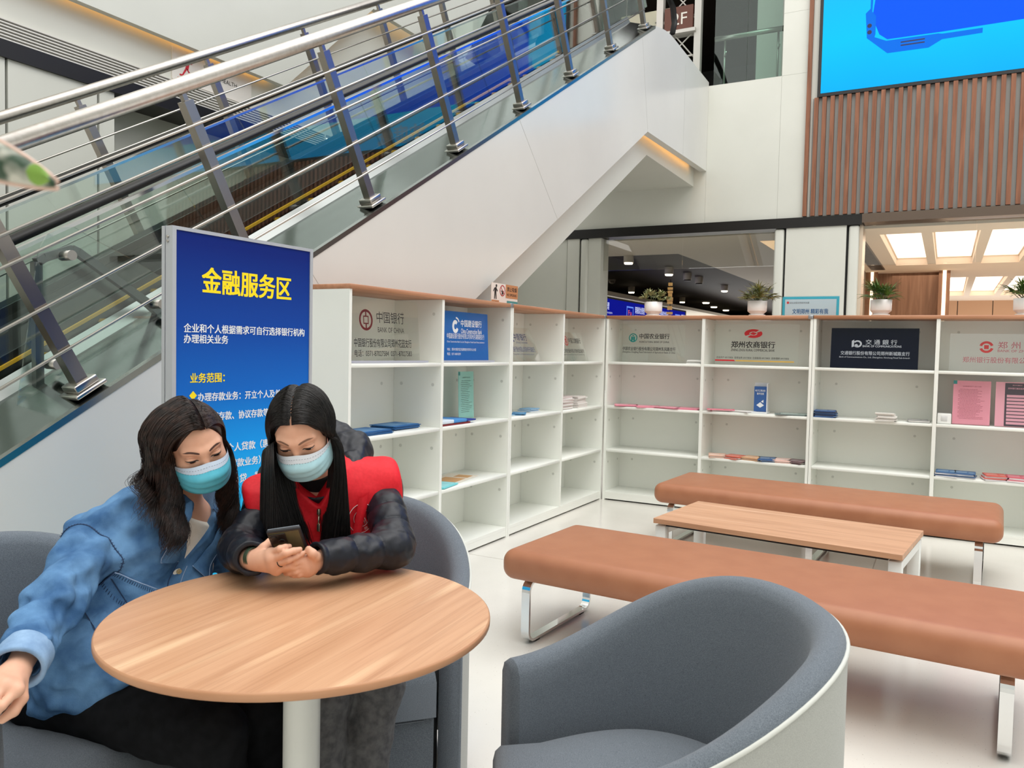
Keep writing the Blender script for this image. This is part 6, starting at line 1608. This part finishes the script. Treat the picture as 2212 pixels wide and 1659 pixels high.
def folds(P, amp=1.0):
    # drag lines of soft cloth
    u = P @ A(.55, -.35, .75); w = vnoise(P, 9, 31) * 2.2
    return amp * (vnoise(np.stack([P @ A(.6, .3, -.7) * 2.4, P @ A(-.5, .8, .2), P @ A(.6, .2, .77)], 1), 15, 12) * .022 + vnoise(np.stack([P @ A(.3, .9, -.3), P @ A(.9, -.3, .2), (P @ A(.2, .3, .93)) * 2.2], 1), 17, 40) * .014 + vnoise(np.stack([P @ A(.5, -.6, .6) * 2.0, P @ A(.8, .6, 0), P @ A(-.4, .5, .77)], 1), 34, 41) * .008)
cR0 = DB.wR - nrm_(DB.wR - DB.eR) * .030
def shirt(P):
    d = DB.torso(P, .020, .07)
    d = smin(d, ellip(P, DB.hip + A(.085, -.01, .03), I3, A(.205, .185, .135)), .06)
    u = smin(cone(P, DB.sR, DB.eR, .062, .052), cone(P, DB.eR, cR0, .051, .038), .02); d = smin(d, u + vnoise(P, 30, 51) * .012, .022)
    l = smin(cone(P, DB.sL, DB.eL, .064, .055), cone(P, DB.eL, DB.wL, .054, .042), .02); d = smin(d, l, .03)
    d = d + folds(P)
    q = DB.tl(P, DB.neck)
    wedge = np.where(q[:, 1] > -.02, np.abs(q[:, 0] - .004) - np.clip((q[:, 2] + .088) * .46, -.2, .040), 1.0)
    d = smax(d, -wedge, .005)
    d = smax(d, -cone(P, DB.neck - DB.tz * .02 + DB.ty * .01, DB.neck + DB.tz * .1 + DB.ty * .06, .058, .062), .006)
    ar = cone(P, cR0 - nrm_(DB.wR - DB.eR) * .01, DB.wR, .032, .032)
    d = smax(smax(d, -ar, .004), .470 + .02 * np.sin(P[:, 0] * 16 + 1) - P[:, 2], .006)
    rel = np.linalg.norm(P[:, :2] - A(-1.1315, 1.2164), axis=1)
    return smax(d, np.where((P[:, 2] > .70), .392 - rel, -1), .004)
lo, hi = bounds([DB.sR, DB.sL, DB.eR, DB.eL, DB.wL, DB.hip, DB.neck], .21); lo[2] = .42
sh = build('denim_shirt', shirt, lo, hi, .0035, denim, P1)
# rolled cuff
cd = nrm_(DB.wR - DB.eR)
cuff_m = noise_mat('denim_pale', (120, 150, 184), (142, 172, 204), scale=30, rough=.85, spec=.15, bump=.3, bscale=400)
def cuff(P):
    a, b = cR0 - cd * .030, cR0 + cd * .022; t = np.clip(((P - a) @ cd), 0, .052); c = a + t[:, None] * cd
    d = np.abs(np.linalg.norm(P - c, axis=1) - (.0425 + vnoise(P, 26, 77) * .006)) - .0055
    return smax(d, np.abs((P - (a + b) / 2) @ cd) - .030, .006)
lo, hi = bounds([cR0], .09); build('cuff', cuff, lo, hi, .003, cuff_m, sh)
seam = mat('denim_seam', (38, 58, 92), .85); pale = mat('denim_edge', (150, 172, 204), .85)
def onss(L): return on_cloth(DB, shirt, L)
def ons(x, z, off=.001): return onss([(x, z, off)])[0]
def seam_line(pts, r, m, nm, dash=None):
    mb = MB()
    if dash:
        for i in range(0, len(pts) - 1): 
            a, b = pts[i], pts[i + 1]; w = (b - a).normalized().cross(V(DB.ty)) * dash; c = (a + b) / 2; mb.tube([c - w, c + w], r, 4)
    else: mb.tube(pts, r, 5)
    return put(nm, mb, m, sh)
for x in (-.012, .016): seam_line(onss([(x, z, .0006) for z in np.linspace(-.10, -.40, 40)]), .0012, seam if x < 0 else pale, 'placket_seam')
for z in (-.118, -.225, -.33):
    p = ons(.003, z, .002); mb = MB(); r_, u_ = V(DB.tx), V(DB.tz); n_ = V(DB.ty)
    mb.tube([p, p + n_ * .0035], [.0062, .0058], 14); o_ = put('button', mb, mat('button_tan', (186, 164, 120), .4), sh)
    mb = MB()
    for a, b in ((-1, -1), (1, 1), (-1, 1), (1, -1)): q = p + n_ * .0036 + r_ * a * .0016 + u_ * b * .0016; mb.tube([q, q + n_ * .0004], .0007, 6)
    put('button_holes', mb, ink, o_)
for x0, x1, z0, z1 in ((-.142, -.042, -.285, -.165), (.040, .112, -.275, -.155)):
    n = 12
    L = onss([(x0 + (x1 - x0) * i / n, z0 + (z1 - z0) * j / n, .0045) for i in range(n + 1) for j in range(n + 1)]); rows = [L[i * (n + 1):(i + 1) * (n + 1)] for i in range(n + 1)]
    mb = MB(); mb.grid(rows); pk = put('chest_pocket', mb, denim, sh)
    for a, b, c, d in ((x0, z1, x1, z1), (x0, z0, x0, z1), (x1, z0, x1, z1)):
        mb = MB(); mb.tube(onss([(a + (c - a) * i / 14, b + (d - b) * i / 14, .0052) for i in range(15)]), .0014, 5); put('pocket_edge', mb, pale if b == d else seam, pk)
    mb = MB(); 
    for k in range(22):
        t_ = k / 21; xx = x0 + (x1 - x0) * t_; zz = z1 - .030 - .022 * math.sin(PI * t_); mb.tube(onss([(xx, zz, .006), (xx, zz - .008, .006)]), .0008, 4)
    for k in range(22): xx = x0 + (x1 - x0) * k / 21; mb.tube(onss([(xx, z1 - .003, .006), (xx, z1 - .010, .006)]), .0008, 4)
    put('pocket_stitching', mb, seam, pk)
# armhole and shoulder seams
def ringpts(c, ax_, rad, n, a0, a1):
    u = nrm_(np.cross(ax_, A(0, 0, 1))); w = np.cross(ax_, u); out = []
    for i in range(n):
        a = a0 + (a1 - a0) * i / (n - 1); dr = u * math.cos(a) + w * math.sin(a); out.append(V(march(shirt, c + dr * .2, -dr, .3)) + V(dr) * .0006)
    return out
axr = nrm_(DB.eR - DB.sR); rp_ = ringpts(DB.sR + axr * .062, nrm_(axr * .8 + A(0, -.6, .2)), .1, 60, 0, 2 * PI)
seam_line(rp_, .0013, seam, 'armhole_seam'); seam_line(rp_, .0007, seam, 'armhole_stitching', .0045)
# collar wings
for s in (-1, 1):
    rows = []
    for i in range(14):
        t_ = i / 13; th = (1 - t_); x = s * (.050 * (1 - t_) ** .8 + .020 * t_ + .004); z = .045 - .135 * t_; lift = .018 * (1 - t_) + .006
        base = ons(x, z - .004, lift)
        tip = ons(x + s * (.030 + .016 * t_), z - .030 + .012 * t_, .010 + .004 * math.sin(PI * t_))
        rows.append([base, base.lerp(tip, .35) + V(DB.ty) * .008, base.lerp(tip, .7) + V(DB.ty) * .005, tip])
    mb = MB(); mb.grid(rows if s < 0 else [r[::-1] for r in rows]); cl = put('collar', mb, denim, sh)
    mb = MB(); mb.tube([r[3] for r in rows] + [rows[-1][0]], .0012, 5); put('collar_edge', mb, pale, cl)
# white T-shirt at the neck
def tee(P): return smax(DB.torso(P, .008, .06), -DB.neck_d(P, .0465), .006)
lo, hi = bounds([DB.neck - DB.tz * .07, DB.neck], .12)
tee2 = lambda P: smax(smin(tee(P), smax(cone(P, DB.neck - DB.tz * .04, DB.neck + DB.tz * .018 + DB.ty * .016, .062, .0545), -DB.neck_d(P, .0475), .003), .01), (P - DB.neck) @ DB.tz - .020 - .25 * ((P - DB.neck) @ -DB.ty), .004)
build('t_shirt', tee2, lo, hi, .0035, noise_mat('tee_ivory', (232, 226, 214), (238, 232, 222), scale=60, rough=.8, bump=.1), P1)
# trousers and shoes
pants = noise_mat('trousers_black', (15, 16, 18), (22, 23, 26), scale=40, rough=.85, spec=.12)
lo, hi = bounds([DB.hip, DB.kR, DB.kL, DB.aR, DB.aL, DB.hipR, DB.hipL], .15); lo[2] = .055
build('trousers', trousers(DB, (.098, .072, .066, .055), .012, .008), lo, hi, .005, pants, P1, mask=lambda v: v[:, 2] > .07)
shoes(P1, DB, (1.0, -.1), mat('shoe_black', (24, 24, 26), .5))
# hair: shoulder length, wavy, side parted
HB = hair_mat('hair_brown', (26, 17, 14), (58, 38, 30)); H1 = DB.H
lo, hi = H1[0] - .15, H1[0] + .15
build('hair_cap', cap_f(H1, .002, 0, .02), lo, hi, .003, HB, P1)
rs = np.random.default_rng(11)
def obst1(P):
    q = to_local(P, H1)
    d = ellip(q, A(0, -.014, .019), I3, A(.0735, .0935, .0755))
    d = np.minimum(d, ellip(q, A(.008, .060, -.050), I3, A(.0640, .085, .105)))
    return np.minimum(np.minimum(d, trunk(DB, P, .022)), np.minimum(cone(P, DB.neck - DB.tz * .02, DB.sR, .062, .050), cone(P, DB.neck - DB.tz * .02, DB.sL, .062, .050)))
N = 7500
t_ = rs.random(N); side = np.where(rs.random(N) < .62, -1, 1); ang = np.radians(36 + t_ * 122)
q = np.stack([.020 + side * (.001 + np.abs(rs.normal(0, .004, N))), np.cos(ang) * .095 - .014, np.sin(ang) * .078 + .019], 1)
roots = to_world(q, H1); dl = np.stack([side * 1.0, -.12 - .2 * (t_ < .2) + rs.normal(0, .08, N), .30 + 0 * t_], 1); dirs = dl @ H1[1]
marg = (.004 + .016 * rs.random(N) ** 1.1) * np.where(side > 0, .35, 1.0)
S = hair_sim(roots, dirs, obst1, 46, .0082, lambda i: .09 if i < 9 else .20, marg, hug=Hug(H1, 22, -.01), grow=lambda i: 1 + min(1.6, max(0, i - 6) * .14))
k = np.arange(46); ph = (vnoise(roots, 22, 5) * 9 + rs.normal(0, .35, N))[:, None]; amp = np.clip((k - 12) / 22, 0, 1)[None] * .0150
S[..., 0] += np.sin(k[None] * .42 + ph) * amp; S[..., 1] += np.cos(k[None] * .42 + ph * 1.3) * amp
nlen = np.clip((42 + rs.normal(0, 2.2, N)).astype(int), 30, 46)
for i in range(N): S[i, nlen[i]:] = S[i, nlen[i] - 1] + (S[i, nlen[i] - 1] - S[i, nlen[i] - 2]) * .02
strands(P1, 'hair', S, .0007, HB)
